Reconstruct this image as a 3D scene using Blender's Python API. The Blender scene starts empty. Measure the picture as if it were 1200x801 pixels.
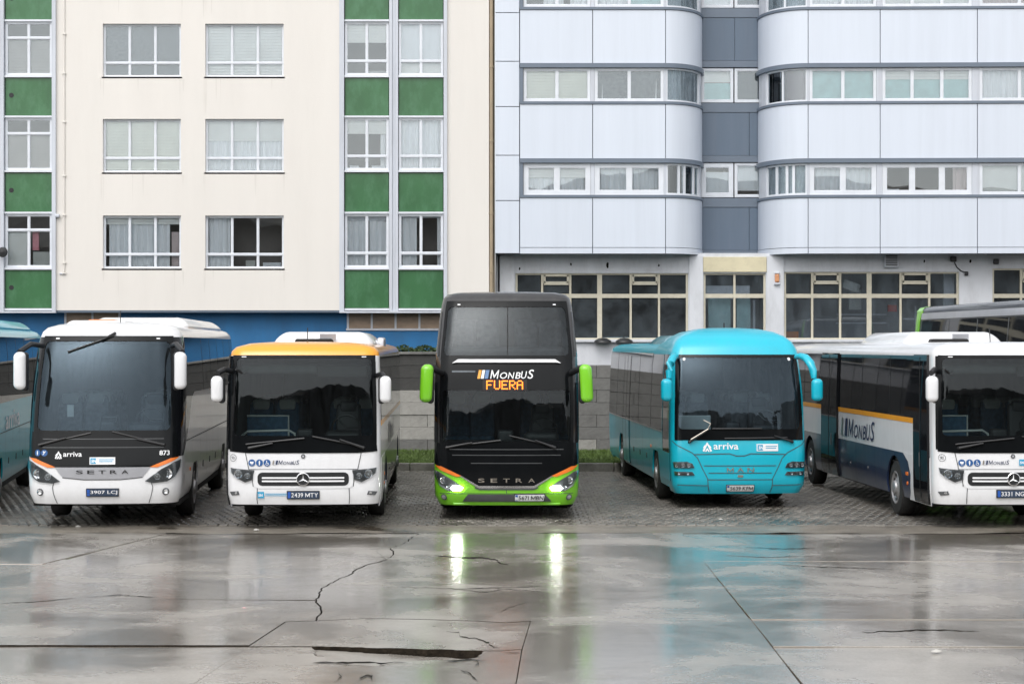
import bpy, bmesh, math, random
import numpy as np
from mathutils import Vector, Matrix
random.seed(7); rng = np.random.default_rng(7)
R = math.radians
scene = bpy.context.scene
COL = scene.collection

# ------------------------------------------------------------------ camera, sky, sun, exposure
H, FPX, HOR = 3.05, 2200.0, 405.0
cam_d = bpy.data.cameras.new('camera'); cam = bpy.data.objects.new('camera', cam_d); COL.objects.link(cam)
cam.location = (0, 0, H); cam.rotation_euler = (R(90), 0, 0)
cam_d.sensor_width = 36; cam_d.lens = 36 * FPX / 1200
cam_d.shift_y = (HOR - 400.5) / 1200
cam_d.clip_start = .1; cam_d.clip_end = 4000
scene.camera = cam
SUN_EL, SUN_AZ = 52, 200
world = bpy.data.worlds.new('World'); scene.world = world; world.use_nodes = True
wn = world.node_tree; wn.nodes.clear()
sky_t = wn.nodes.new('ShaderNodeTexSky'); sky_t.sky_type = 'NISHITA'; sky_t.sun_disc = False
sky_t.sun_elevation = R(SUN_EL); sky_t.sun_rotation = R(SUN_AZ); sky_t.dust_density = 4; sky_t.air_density = 1.2
hs = wn.nodes.new('ShaderNodeHueSaturation'); hs.inputs['Saturation'].default_value = .16
bg = wn.nodes.new('ShaderNodeBackground'); bg.inputs['Strength'].default_value = .15
wo = wn.nodes.new('ShaderNodeOutputWorld')
wn.links.new(sky_t.outputs[0], hs.inputs['Color']); wn.links.new(hs.outputs[0], bg.inputs['Color']); wn.links.new(bg.outputs[0], wo.inputs['Surface'])
sun_d = bpy.data.lights.new('sun', 'SUN'); sun_d.energy = .7; sun_d.angle = R(150); sun_d.color = (1, .97, .93)
sun = bpy.data.objects.new('sun', sun_d); COL.objects.link(sun)
sun.rotation_euler = (R(90 - SUN_EL), 0, R(180 - SUN_AZ))
sun.location = (0, -20, 40)
scene.view_settings.view_transform = 'Standard'; scene.view_settings.look = 'None'
scene.cycles.use_denoising = True; scene.cycles.denoising_prefilter = 'ACCURATE'
scene.view_settings.exposure = .5; scene.view_settings.gamma = 1

# ------------------------------------------------------------------ materials
def _n(nt, t, **kw):
    n = nt.nodes.new(t)
    for k, v in kw.items(): setattr(n, k, v)
    return n
def lin(c):
    return tuple(((x / 255) / 12.92 if x / 255 <= .04045 else ((x / 255 + .055) / 1.055) ** 2.4) for x in c)
def mat(name, col, rough=.5, metal=0, coat=0, var=.12, scale=3, bump=0, bscale=40, dirt=None, dirt_amt=.35, dscale=(1, 1, 1), rvar=0, spec=.5, emit=None, estr=0):
    """Principled surface with noise variation of colour, roughness and fine relief"""
    m = bpy.data.materials.new(name); m.use_nodes = True; nt = m.node_tree
    b = nt.nodes['Principled BSDF']
    b.inputs['Roughness'].default_value = rough; b.inputs['Metallic'].default_value = metal
    b.inputs['Coat Weight'].default_value = coat; b.inputs['Coat Roughness'].default_value = .06
    b.inputs['Specular IOR Level'].default_value = spec
    if emit: b.inputs['Emission Color'].default_value = (*emit, 1); b.inputs['Emission Strength'].default_value = estr
    tc = _n(nt, 'ShaderNodeTexCoord')
    mp = _n(nt, 'ShaderNodeMapping'); mp.inputs['Scale'].default_value = dscale
    nt.links.new(tc.outputs['Object'], mp.inputs[0])
    no = _n(nt, 'ShaderNodeTexNoise'); no.inputs['Scale'].default_value = scale; no.inputs['Detail'].default_value = 6; no.inputs['Roughness'].default_value = .6
    nt.links.new(mp.outputs[0], no.inputs['Vector'])
    mr = _n(nt, 'ShaderNodeMapRange'); mr.inputs[1].default_value = .3; mr.inputs[2].default_value = .7; mr.inputs[3].default_value = 1 - var; mr.inputs[4].default_value = 1 + var
    nt.links.new(no.outputs['Fac'], mr.inputs[0])
    mx = _n(nt, 'ShaderNodeMix', data_type='RGBA', blend_type='MULTIPLY'); mx.inputs[0].default_value = 1
    mx.inputs[6].default_value = (*col, 1); nt.links.new(mr.outputs[0], mx.inputs[7])
    out = mx.outputs[2]
    if dirt:
        n2 = _n(nt, 'ShaderNodeTexNoise'); n2.inputs['Scale'].default_value = scale * 2.3; n2.inputs['Detail'].default_value = 8; n2.inputs['Roughness'].default_value = .7
        nt.links.new(mp.outputs[0], n2.inputs['Vector'])
        r2 = _n(nt, 'ShaderNodeMapRange'); r2.inputs[1].default_value = .45; r2.inputs[2].default_value = .75; r2.inputs[3].default_value = 0; r2.inputs[4].default_value = dirt_amt
        nt.links.new(n2.outputs['Fac'], r2.inputs[0])
        m2 = _n(nt, 'ShaderNodeMix', data_type='RGBA'); nt.links.new(r2.outputs[0], m2.inputs[0]); nt.links.new(out, m2.inputs[6]); m2.inputs[7].default_value = (*dirt, 1)
        out = m2.outputs[2]
    nt.links.new(out, b.inputs['Base Color'])
    if rvar:
        r3 = _n(nt, 'ShaderNodeMapRange'); r3.inputs[1].default_value = .3; r3.inputs[2].default_value = .7; r3.inputs[3].default_value = max(.02, rough - rvar); r3.inputs[4].default_value = rough + rvar
        nt.links.new(no.outputs['Fac'], r3.inputs[0]); nt.links.new(r3.outputs[0], b.inputs['Roughness'])
    if bump:
        n4 = _n(nt, 'ShaderNodeTexNoise'); n4.inputs['Scale'].default_value = bscale; n4.inputs['Detail'].default_value = 5
        nt.links.new(tc.outputs['Object'], n4.inputs['Vector'])
        bp = _n(nt, 'ShaderNodeBump'); bp.inputs['Strength'].default_value = bump; bp.inputs['Distance'].default_value = .02
        nt.links.new(n4.outputs['Fac'], bp.inputs['Height']); nt.links.new(bp.outputs[0], b.inputs['Normal'])
    return m
def paint(name, col, dirt=(.2, .19, .17), damt=.12, rough=.28, coat=.7):
    return mat(name, col, rough, coat=coat, var=.03, scale=2, dirt=dirt, dirt_amt=damt, dscale=(1, 1, .5), bump=.04, bscale=3)
def glass(name, tint, base, gl=1.0, film=.0, rough=.01, sx=10, blue=0):
    """clear pane: tinted see-through mixed with mirror reflection, and an optional film of rain streaks or added paleness"""
    m = bpy.data.materials.new(name); m.use_nodes = True; nt = m.node_tree; nt.nodes.clear()
    o = _n(nt, 'ShaderNodeOutputMaterial')
    tr = _n(nt, 'ShaderNodeBsdfTransparent'); tr.inputs[0].default_value = (*tint, 1)
    g = _n(nt, 'ShaderNodeBsdfGlossy'); g.inputs['Roughness'].default_value = rough; g.inputs[0].default_value = (gl * (.9 - .28 * blue), gl * (.96 - .14 * blue), gl, 1)
    fr = _n(nt, 'ShaderNodeFresnel'); fr.inputs['IOR'].default_value = 1.5
    ad = _n(nt, 'ShaderNodeMath', operation='ADD', use_clamp=True); ad.inputs[1].default_value = base
    nt.links.new(fr.outputs[0], ad.inputs[0])
    mx = _n(nt, 'ShaderNodeMixShader'); nt.links.new(ad.outputs[0], mx.inputs[0]); nt.links.new(tr.outputs[0], mx.inputs[1]); nt.links.new(g.outputs[0], mx.inputs[2])
    out = mx.outputs[0]
    if film:
        tc = _n(nt, 'ShaderNodeTexCoord'); mp = _n(nt, 'ShaderNodeMapping'); mp.inputs['Scale'].default_value = (sx, sx, .7)
        nt.links.new(tc.outputs['Object'], mp.inputs[0])
        no = _n(nt, 'ShaderNodeTexNoise'); no.inputs['Scale'].default_value = 1.6; no.inputs['Detail'].default_value = 7; no.inputs['Roughness'].default_value = .65
        nt.links.new(mp.outputs[0], no.inputs['Vector'])
        mr = _n(nt, 'ShaderNodeMapRange'); mr.inputs[1].default_value = .35; mr.inputs[2].default_value = .75; mr.inputs[3].default_value = film * .3; mr.inputs[4].default_value = film * 1.8
        nt.links.new(no.outputs['Fac'], mr.inputs[0])
        df = _n(nt, 'ShaderNodeBsdfDiffuse'); df.inputs[0].default_value = (.42, .5, .56, 1)
        m2 = _n(nt, 'ShaderNodeMixShader'); nt.links.new(mr.outputs[0], m2.inputs[0]); nt.links.new(out, m2.inputs[1]); nt.links.new(df.outputs[0], m2.inputs[2])
        out = m2.outputs[0]
    nt.links.new(out, o.inputs['Surface'])
    return m

def wet_ground(name, c1, c2, scale, r_lo, r_hi, wet_edge=(.42, .58), bump=.15, bscale=60, fine=30, coat_bump=.1, crough=.15, dark=(.6, .57, .53), island=0, nr=.58):
    """damp surface with a film of standing water in patches"""
    m = bpy.data.materials.new(name); m.use_nodes = True; nt = m.node_tree; b = nt.nodes['Principled BSDF']
    tc = _n(nt, 'ShaderNodeNewGeometry'); L = nt.links.new
    pos = tc.outputs['Position']
    n1 = _n(nt, 'ShaderNodeTexNoise'); n1.inputs['Scale'].default_value = scale; n1.inputs['Detail'].default_value = 7; n1.inputs['Roughness'].default_value = nr; n1.inputs['Distortion'].default_value = .4; L(pos, n1.inputs['Vector'])
    wet = _n(nt, 'ShaderNodeMapRange', interpolation_type='SMOOTHSTEP'); wet.inputs[1].default_value = wet_edge[0]; wet.inputs[2].default_value = wet_edge[1]; L(n1.outputs['Fac'], wet.inputs[0])
    n2 = _n(nt, 'ShaderNodeTexNoise'); n2.inputs['Scale'].default_value = 1.3; n2.inputs['Detail'].default_value = 9; n2.inputs['Roughness'].default_value = .7; L(pos, n2.inputs['Vector'])
    n3 = _n(nt, 'ShaderNodeTexNoise'); n3.inputs['Scale'].default_value = fine; n3.inputs['Detail'].default_value = 6; n3.inputs['Roughness'].default_value = .75; L(pos, n3.inputs['Vector'])
    s = _n(nt, 'ShaderNodeMath', operation='ADD'); L(n2.outputs['Fac'], s.inputs[0]); L(n3.outputs['Fac'], s.inputs[1])
    rp = _n(nt, 'ShaderNodeMapRange'); rp.inputs[1].default_value = .75; rp.inputs[2].default_value = 1.25; L(s.outputs[0], rp.inputs[0])
    mx = _n(nt, 'ShaderNodeMix', data_type='RGBA'); mx.inputs[6].default_value = (*c1, 1); mx.inputs[7].default_value = (*c2, 1); L(rp.outputs[0], mx.inputs[0])
    dk = _n(nt, 'ShaderNodeMix', data_type='RGBA', blend_type='MULTIPLY'); dk.inputs[7].default_value = (*dark, 1); L(wet.outputs[0], dk.inputs[0]); L(mx.outputs[2], dk.inputs[6])
    out = dk.outputs[2]
    if island:      # every stone its own tone
        oi = _n(nt, 'ShaderNodeObjectInfo'); sm = _n(nt, 'ShaderNodeMath', operation='ADD'); L(tc.outputs['Random Per Island'], sm.inputs[0]); L(oi.outputs['Random'], sm.inputs[1])
        fc = _n(nt, 'ShaderNodeMath', operation='FRACT'); L(sm.outputs[0], fc.inputs[0])
        im = _n(nt, 'ShaderNodeMapRange'); im.inputs[3].default_value = 1 - island; im.inputs[4].default_value = 1 + island; L(fc.outputs[0], im.inputs[0])
        ix = _n(nt, 'ShaderNodeMix', data_type='RGBA', blend_type='MULTIPLY'); ix.inputs[0].default_value = 1; L(out, ix.inputs[6]); L(im.outputs[0], ix.inputs[7]); out = ix.outputs[2]
    L(out, b.inputs['Base Color'])
    ro = _n(nt, 'ShaderNodeMapRange'); ro.inputs[3].default_value = r_hi; ro.inputs[4].default_value = r_lo; L(wet.outputs[0], ro.inputs[0])
    L(ro.outputs[0], b.inputs['Roughness'])
    iv = _n(nt, 'ShaderNodeMapRange'); iv.inputs[3].default_value = bump; iv.inputs[4].default_value = bump * .12; L(wet.outputs[0], iv.inputs[0])
    n5 = _n(nt, 'ShaderNodeTexNoise'); n5.inputs['Scale'].default_value = bscale; n5.inputs['Detail'].default_value = 4; L(pos, n5.inputs['Vector'])
    bp = _n(nt, 'ShaderNodeBump'); bp.inputs['Distance'].default_value = .01; L(iv.outputs[0], bp.inputs['Strength']); L(n5.outputs['Fac'], bp.inputs['Height']); L(bp.outputs[0], b.inputs['Normal'])
    # film of water
    b.inputs['Coat Roughness'].default_value = crough; b.inputs['Coat IOR'].default_value = 1.33
    cw = _n(nt, 'ShaderNodeMapRange'); cw.inputs[3].default_value = .5; cw.inputs[4].default_value = 1; L(wet.outputs[0], cw.inputs[0]); L(cw.outputs[0], b.inputs['Coat Weight'])
    mp6 = _n(nt, 'ShaderNodeMapping'); mp6.inputs['Scale'].default_value = (.5, 1.5, 1); L(pos, mp6.inputs[0])
    n6 = _n(nt, 'ShaderNodeTexNoise'); n6.inputs['Scale'].default_value = 2.2; n6.inputs['Detail'].default_value = 7; n6.inputs['Roughness'].default_value = .62; L(mp6.outputs[0], n6.inputs['Vector'])
    b6 = _n(nt, 'ShaderNodeBump'); b6.inputs['Distance'].default_value = .05; b6.inputs['Strength'].default_value = coat_bump; L(n6.outputs['Fac'], b6.inputs['Height']); L(b6.outputs[0], b.inputs['Coat Normal'])
    return m

MT = {}
MT['concrete'] = wet_ground('wet_concrete', (.305, .282, .252), (.47, .443, .405), .42, .12, .36, (.345, .6), .22, crough=.17, dark=(.66, .635, .6), nr=.64)
MT['paver'] = wet_ground('damp_paver', (.135, .125, .11), (.22, .205, .182), .5, .3, .62, (.45, .62), .5, 90, coat_bump=.1, island=.24)
MT['grit'] = wet_ground('gritty_mud', (.13, .115, .095), (.31, .28, .235), .6, .16, .65, (.52, .66), .8, 100)
MT['soil'] = mat('dark_joint_soil', (.012, .011, .009), .9, spec=.1, var=.4, scale=8)
MT['asphalt'] = wet_ground('damp_asphalt', (.05, .05, .05), (.09, .088, .085), .3, .15, .5)
MT['kerb'] = mat('kerb_stone', (.16, .155, .14), .6, var=.3, scale=4, bump=.4, dirt=(.05, .05, .035))
MT['broken'] = mat('broken_concrete_face', (.022, .017, .012), .9, spec=.15, var=.5, scale=14, bump=.8)
MT['cream'] = mat('cream_render', (.765, .732, .69), .85, var=.025, scale=.5, bump=.15, bscale=30, dirt=(.58, .55, .51), dirt_amt=.16, dscale=(1.2, 1.2, .16))
MT['stain'] = mat('rain_stained_render', (.72, .688, .645), .85, var=.04, scale=2)
MT['alu'] = mat('white_aluminium', (.72, .75, .80), .35, var=.06, scale=3)
MT['alu2'] = mat('pale_grey_aluminium', (.58, .61, .67), .4, var=.08, scale=3, dirt=(.3, .3, .32), dirt_amt=.3, dscale=(1, 1, .1))
MT['greenp'] = mat('green_enamel_panel', (.035, .135, .05), .3, var=.14, scale=1.2, dirt=(.11, .27, .15), dirt_amt=.5, dscale=(1, 1, .5), coat=.2)
MT['blue'] = mat('blue_wall_paint', (.015, .15, .36), .55, var=.15, scale=1.2, bump=.3, dirt=(.04, .1, .18), dirt_amt=.3, dscale=(1, 1, .3))
MT['lilac'] = mat('pale_lilac_panel', (.655, .705, .79), .35, var=.03, scale=.5, dirt=(.5, .54, .6), dirt_amt=.22, dscale=(3, 3, .15), coat=.15)
MT['slate'] = mat('slate_grey_panel', (.115, .155, .21), .4, var=.06, scale=.8, dirt=(.18, .2, .24), dirt_amt=.3, dscale=(2, 2, .2))
MT['slate_trim'] = mat('slate_trim', (.15, .185, .235), .4, var=.06, scale=1.5)
MT['whitewall'] = mat('dirty_white_render', (.66, .68, .72), .8, var=.06, scale=.8, bump=.2, dirt=(.33, .33, .34), dirt_amt=.45, dscale=(1, 1, .35))
MT['creamframe'] = mat('cream_painted_steel', (.60, .565, .46), .5, var=.08, scale=3, dirt=(.4, .34, .22), dirt_amt=.3)
MT['creamband'] = mat('cream_fascia', (.66, .6, .42), .7, var=.08, scale=1.5, dirt=(.4, .36, .25), dirt_amt=.4)
MT['pane'] = glass('window_pane', (.97, .985, .99), .06)
MT['pane_dark'] = glass('dark_bluish_pane', (.4, .43, .47), .07, .9, film=.09, sx=.6)  # blue-grey film mixed in makes up the bluish reflection
MT['pane_grey'] = glass('dusty_pane', (.88, .91, .94), .05, .9, film=.07, sx=2)
MT['pane_paled'] = glass('paled_curved_pane', (.9, .94, .96), .0, .8, film=.3, sx=5)  # whitish film put in to brighten panes that mirror the dark recess
MT['room'] = mat('room_wall', (.16, .15, .145), .9, var=.15, scale=1)
MT['room_light'] = mat('shop_room_wall', (.34, .35, .37), .9, var=.15, scale=1)
MT['room_dark'] = mat('dim_room_wall', (.06, .062, .07), .9, var=.3, scale=.9)
MT['blind'] = mat('roller_shutter_slats', (.86, .87, .85), .6, var=.05, scale=2)
MT['blind_dk'] = mat('brownish_shutter_slats', (.42, .4, .38), .6, var=.12, scale=2)
MT['blind_cr'] = mat('cream_venetian_blind', (.84, .85, .76), .6, var=.06, scale=2)
MT['curtain'] = mat('net_curtain', (.88, .9, .93), .9, var=.05, scale=2, dscale=(3, 3, .3))
MT['curtain_pk'] = mat('pinkish_curtain', (.62, .52, .52), .9, var=.1, scale=2, dscale=(3, 3, .3))
MT['curtain_dk'] = mat('dusky_curtain', (.22, .2, .23), .9, var=.2, scale=1.5, dscale=(3, 3, .3))
MT['brownpipe'] = mat('tan_pipe', (.36, .29, .2), .5, var=.1, scale=3)
MT['black'] = mat('black_plastic', (.015, .016, .018), .4, var=.2, scale=4)
MT['blackgloss'] = mat('black_glass_band', (.006, .007, .008), .1, var=.2, scale=2, spec=.2, bump=.03, bscale=4)
MT['sideglass'] = mat('dark_side_glass', (.008, .009, .011), .03, var=.2, scale=2, spec=.4, bump=.02, bscale=1.5)
MT['rubber'] = mat('tyre_rubber', (.022, .022, .022), .7, var=.3, scale=6, bump=.4, dirt=(.05, .048, .043), dirt_amt=.3)
MT['steelrim'] = mat('grey_wheel_rim', (.42, .42, .43), .4, metal=.6, var=.15, scale=8, dirt=(.12, .1, .08), dirt_amt=.4)
MT['under'] = mat('dark_underbody', (.01, .01, .01), .8, var=.3)
MT['lining'] = mat('dark_interior_lining', (.11, .12, .125), .8, var=.2)
MT['dash'] = mat('dark_dashboard', (.03, .032, .036), .5, var=.2)
MT['seatblue'] = mat('blue_seat_fabric', (.04, .1, .17), .9, var=.35, scale=14)
MT['seatgrey'] = mat('grey_seat_fabric', (.16, .18, .2), .9, var=.3, scale=14)
MT['headrest'] = mat('pale_headrest_cover', (.5, .52, .5), .9, var=.1)
MT['screen'] = glass('windscreen_glass', (.6, .68, .68), .0, .8, film=.008)
MT['screen_rain'] = glass('rain_filmed_windscreen', (.5, .6, .66), .005, .95, film=.022, blue=1)
MT['screen_upper'] = glass('upper_deck_windscreen', (.42, .46, .48), .0, .8, film=.035)
MT['white'] = paint('white_coach_paint', (.80, .81, .83))
MT['lime'] = paint('lime_green_paint', (.20, .60, .02), damt=.06)
MT['aqua'] = paint('aqua_paint', (.006, .46, .61), damt=.05, coat=.45)
MT['teal'] = paint('teal_paint_flank', (.0, .27, .36), damt=.15)
MT['orange'] = paint('amber_roof_paint', (.85, .36, .012), damt=.06)
MT['stripe'] = mat('orange_stripe', (.85, .2, .02), .35, var=.04, coat=.5)
MT['yellowstripe'] = mat('amber_stripe', (.85, .36, .012), .35, var=.04, coat=.5)
MT['navy'] = paint('navy_paint', (.017, .03, .075), damt=.2)
MT['coachblack'] = paint('black_coach_paint', (.012, .012, .014), damt=.1, rough=.35)
MT['silver'] = mat('silver_trim', (.55, .56, .6), .3, metal=.6, var=.05, coat=.4)
MT['chrome'] = mat('chrome', (.85, .86, .88), .12, metal=1, var=.03)
MT['dullchrome'] = mat('dull_chrome', (.5, .46, .4), .3, metal=.9, var=.1)
MT['seam'] = mat('panel_seam', (.06, .065, .07), .7, var=.1)
MT['letter_w'] = mat('white_lettering', (.85, .86, .88), .5, var=.02)
MT['letter_k'] = mat('black_lettering', (.015, .015, .017), .5, var=.02)
MT['letter_n'] = mat('navy_lettering', (.02, .035, .09), .5, var=.02)
MT['signblue'] = mat('blue_pictogram', (.012, .09, .28), .5, var=.02)
MT['tagblue'] = mat('sticker_cyan', (.02, .32, .55), .5, var=.03)
MT['barblue'] = mat('greyish_blue_bar', (.12, .22, .42), .5, var=.02)
MT['platew'] = mat('white_plate', (.75, .77, .78), .4, var=.05)
MT['plateb'] = mat('blue_plate', (.025, .045, .085), .5, var=.1, dirt=(.06, .075, .1), dirt_amt=.4)
MT['eublue'] = mat('blue_plate_strip', (.015, .09, .4), .4, var=.05)
MT['lampglass'] = glass('lamp_lens', (.8, .83, .85), .06)
MT['lamphousing'] = mat('lamp_housing', (.085, .09, .095), .3, var=.2)
MT['reflector'] = mat('lamp_reflector', (.7, .72, .74), .16, metal=1, var=.2, scale=12)
MT['lit'] = mat('lit_headlamp', (.9, .9, .88), .3, var=.01, emit=(1, .98, .86), estr=26)
MT['led'] = mat('lit_amber_led', (.9, .4, .05), .4, var=.01, emit=(1, .14, .004), estr=3.4)
MT['ledboard'] = mat('led_board', (.008, .004, .003), .5, var=.1)
MT['stone'] = mat('stained_grey_block', (.17, .168, .16), .85, var=.28, scale=1.1, bump=.6, bscale=14, dirt=(.05, .05, .047), dirt_amt=.75, dscale=(.5, 1, .8))
MT['stone2'] = mat('paler_grey_block', (.34, .33, .305), .85, var=.28, scale=1.1, bump=.6, bscale=14, dirt=(.1, .1, .09), dirt_amt=.6, dscale=(.5, 1, .8))
MT['stone3'] = mat('blackened_block', (.055, .054, .052), .85, var=.35, scale=1.1, bump=.6, bscale=14, dirt=(.02, .025, .02), dirt_amt=.6, dscale=(.5, 1, .8))
MT['grass'] = mat('grass_blade', (.075, .125, .02), .6, var=.35, scale=.9)
MT['leaf'] = mat('hedge_leaf', (.035, .065, .02), .6, var=.4, scale=5)
MT['backdrop'] = mat('dark_backdrop', (.075, .066, .054), .9, var=.5, scale=.12, dirt=(.17, .15, .13), dirt_amt=.5)  # for the unseen backdrop that darkens reflections
MT['brownpane'] = mat('brown_boarded_pane', (.33, .24, .17), .35, var=.3, scale=.9, dirt=(.12, .1, .08), dirt_amt=.5, dscale=(1, 1, 3))
MT['paper'] = mat('scrap_paper', (.5, .49, .46), .8, var=.1)
MT['pinkpaper'] = mat('pinkish_scrap', (.7, .42, .42), .8, var=.2)
MT['pink'] = mat('pink_towel', (.75, .3, .36), .9, var=.2)
MT['redbox'] = mat('red_box', (.5, .06, .04), .6)
MT['orangebox'] = mat('orange_box', (.7, .22, .03), .6)
MT['teal_box'] = mat('pale_teal_panel', (.45, .68, .68), .6)
MT['lampshade'] = mat('amber_lantern', (.6, .28, .14), .4)
MT['handle'] = mat('pale_handrail', (.6, .63, .62), .35)

# ------------------------------------------------------------------ mesh helpers
class MB:
    """collects verts, faces and material indices; build() links ONE mesh object"""
    def __init__(s): s.v = []; s.f = []; s.m = []
    def add(s, v, f, mi=0):
        o = len(s.v); s.v += [tuple(p) for p in v]; s.f += [tuple(i + o for i in q) for q in f]; s.m += [mi] * len(f)
    def box(s, x0, x1, y0, y1, z0, z1, mi=0):
        s.add([(x0, y0, z0), (x1, y0, z0), (x1, y1, z0), (x0, y1, z0), (x0, y0, z1), (x1, y0, z1), (x1, y1, z1), (x0, y1, z1)],
              [(0, 3, 2, 1), (4, 5, 6, 7), (0, 1, 5, 4), (1, 2, 6, 5), (2, 3, 7, 6), (3, 0, 4, 7)], mi)
    def rbox(s, c, d, r, seg=3, mi=0, taper=None, rot=None):
        bm = bmesh.new(); bmesh.ops.create_cube(bm, size=1)
        for v in bm.verts: v.co = Vector((v.co.x * d[0], v.co.y * d[1], v.co.z * d[2]))
        bmesh.ops.bevel(bm, geom=bm.edges[:], offset=min(r, min(d) * .49), segments=seg, profile=.5, affect='EDGES')
        vs = []
        for i, v in enumerate(bm.verts):
            v.index = i; p = v.co.copy()
            if taper: p = Vector(taper(p))
            if rot: p = rot @ p
            vs.append((p.x + c[0], p.y + c[1], p.z + c[2]))
        s.add(vs, [[v.index for v in f.verts] for f in bm.faces], mi); bm.free()
    def tube(s, pts, r, n=8, mi=0, caps=True):
        pts = [Vector(p) for p in pts]; rs = r if isinstance(r, (list, tuple)) else [r] * len(pts); vs = []
        for i, p in enumerate(pts):
            t = (pts[min(i + 1, len(pts) - 1)] - pts[max(i - 1, 0)]).normalized()
            a = Vector((0, 0, 1)) if abs(t.z) < .9 else Vector((1, 0, 0))
            u = t.cross(a).normalized(); w = t.cross(u)
            for k in range(n):
                q = 2 * math.pi * k / n; vs.append(p + (u * math.cos(q) + w * math.sin(q)) * rs[i])
        f = [(i * n + k, i * n + (k + 1) % n, (i + 1) * n + (k + 1) % n, (i + 1) * n + k) for i in range(len(pts) - 1) for k in range(n)]
        if caps: f += [tuple(range(n))[::-1], tuple((len(pts) - 1) * n + k for k in range(n))]
        s.add(vs, f, mi)
    def lathe(s, prof, origin, axis='x', n=28, mi=0, sgn=1):
        """prof: (radius, along) list turned about the axis"""
        vs = []
        for r, a in prof:
            for k in range(n):
                q = 2 * math.pi * k / n; c, d = r * math.cos(q), r * math.sin(q)
                p = (a * sgn, c, d) if axis == 'x' else ((c, a * sgn, d) if axis == 'y' else (c, d, a * sgn))
                vs.append((p[0] + origin[0], p[1] + origin[1], p[2] + origin[2]))
        s.add(vs, [(i * n + k, i * n + (k + 1) % n, (i + 1) * n + (k + 1) % n, (i + 1) * n + k) for i in range(len(prof) - 1) for k in range(n)], mi)
    def build(s, name, mats, parent=None, smooth=False, ang=35, fix=True):
        me = bpy.data.meshes.new(name); me.from_pydata(s.v, [], s.f); me.update()
        return link(name, me, mats, parent, smooth, ang, s.m, fix)
def link(name, me, mats, parent=None, smooth=False, ang=35, mi=None, fix=False):
    for m in (mats if isinstance(mats, (list, tuple)) else [mats]): me.materials.append(MT[m] if isinstance(m, str) else m)
    if mi and any(mi): me.polygons.foreach_set('material_index', mi)
    if fix:
        bm = bmesh.new(); bm.from_mesh(me); bmesh.ops.recalc_face_normals(bm, faces=bm.faces[:]); bm.to_mesh(me); bm.free()
    if smooth:
        me.shade_smooth(); me.set_sharp_from_angle(angle=R(ang))
    o = bpy.data.objects.new(name, me); COL.objects.link(o)
    if parent: o.parent = parent
    return o
def tag(o, label=None, cat=None, group=None, kind=None):
    for k, v in (('label', label), ('category', cat), ('group', group), ('kind', kind)):
        if v: o[k] = v
    return o
def empty(name, loc=(0, 0, 0), rz=0, label=None, cat=None, group=None, kind=None, parent=None):
    o = bpy.data.objects.new(name, None); COL.objects.link(o); o.location = loc; o.rotation_euler = (0, 0, rz); o.empty_display_size = .2
    if parent: o.parent = parent
    return tag(o, label, cat, group, kind)
def kids(o): return [c for c in bpy.data.objects if c.parent is o]
def copy_tree(o, parent=None):
    c = o.copy(); COL.objects.link(c); c.parent = parent
    for ch in kids(o): copy_tree(ch, c)
    return c
_tcache = {}
def text2d(t, bold=0, shear=0):
    """outline of a string at size 1: verts (x, y), faces, width"""
    k = (t, bold, shear)
    if k not in _tcache and 'M' in t:      # the built-in font's capital M fills badly: drawn here, the other letters set round it
        V, F, x = [], [], 0.0; hc = text2d('H', bold, 0)[5]; s, w = .1 + bold, .78
        for ch in t:
            if ch == ' ': x += .28; continue
            if ch == 'M':
                a = hc; v = [(0, 0), (s, 0), (s, a), (0, a), (w - s, 0), (w, 0), (w, a), (w - s, a), (s, a * .68), (w / 2, a * .04), (w / 2, a * .36), (w - s, a * .68)]
                f = [(0, 1, 8, 2, 3), (4, 5, 6, 7, 11), (2, 8, 9, 10), (10, 9, 11, 7)]; g = (0, w)
            else: v, f, g0, g1, _, _ = text2d(ch, bold, 0); g = (g0, g1)
            o = len(V); V += [(p[0] - g[0] + x + shear * p[1], p[1]) for p in v]; F += [tuple(i + o for i in q) for q in f]; x += g[1] - g[0] + .11
        xs = [p[0] for p in V]; ys = [p[1] for p in V]; _tcache[k] = (V, F, min(xs), max(xs), min(ys), max(ys))
    if k not in _tcache:
        cu = bpy.data.curves.new('t', 'FONT'); cu.body = t; cu.size = 1; cu.offset = bold; cu.shear = shear; cu.fill_mode = 'FRONT'; cu.resolution_u = 3
        ob = bpy.data.objects.new('t', cu); me = bpy.data.meshes.new_from_object(ob)
        v = [(p.co.x, p.co.y) for p in me.vertices]; f = [tuple(q.vertices) for q in me.polygons]
        bpy.data.objects.remove(ob); bpy.data.curves.remove(cu); bpy.data.meshes.remove(me)
        xs = [p[0] for p in v] or [0]; ys = [p[1] for p in v] or [0]
        _tcache[k] = (v, f, min(xs), max(xs), min(ys), max(ys))
    return _tcache[k]
def fit_text(t, x0, x1, z0, z1, bold=0, shear=0):
    v, f, a, b, c, d = text2d(t, bold, shear)
    return [(x0 + (p[0] - a) / (b - a) * (x1 - x0), z0 + (p[1] - c) / (d - c) * (z1 - z0)) for p in v], f
def circle2(cx, cz, r, n=20, r2=None):
    return [(cx + r * math.cos(2 * math.pi * k / n), cz + (r2 or r) * math.sin(2 * math.pi * k / n)) for k in range(n)]
def rrect(x0, x1, z0, z1, r, n=5):
    o = []
    for cx, cz, a in ((x1 - r, z1 - r, 0), (x0 + r, z1 - r, 90), (x0 + r, z0 + r, 180), (x1 - r, z0 + r, 270)):
        o += [(cx + r * math.cos(R(a + 90 * k / n)), cz + r * math.sin(R(a + 90 * k / n))) for k in range(n + 1)]
    return o
def mirror2(p): return [(-a, b) for a, b in p][::-1]
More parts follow.
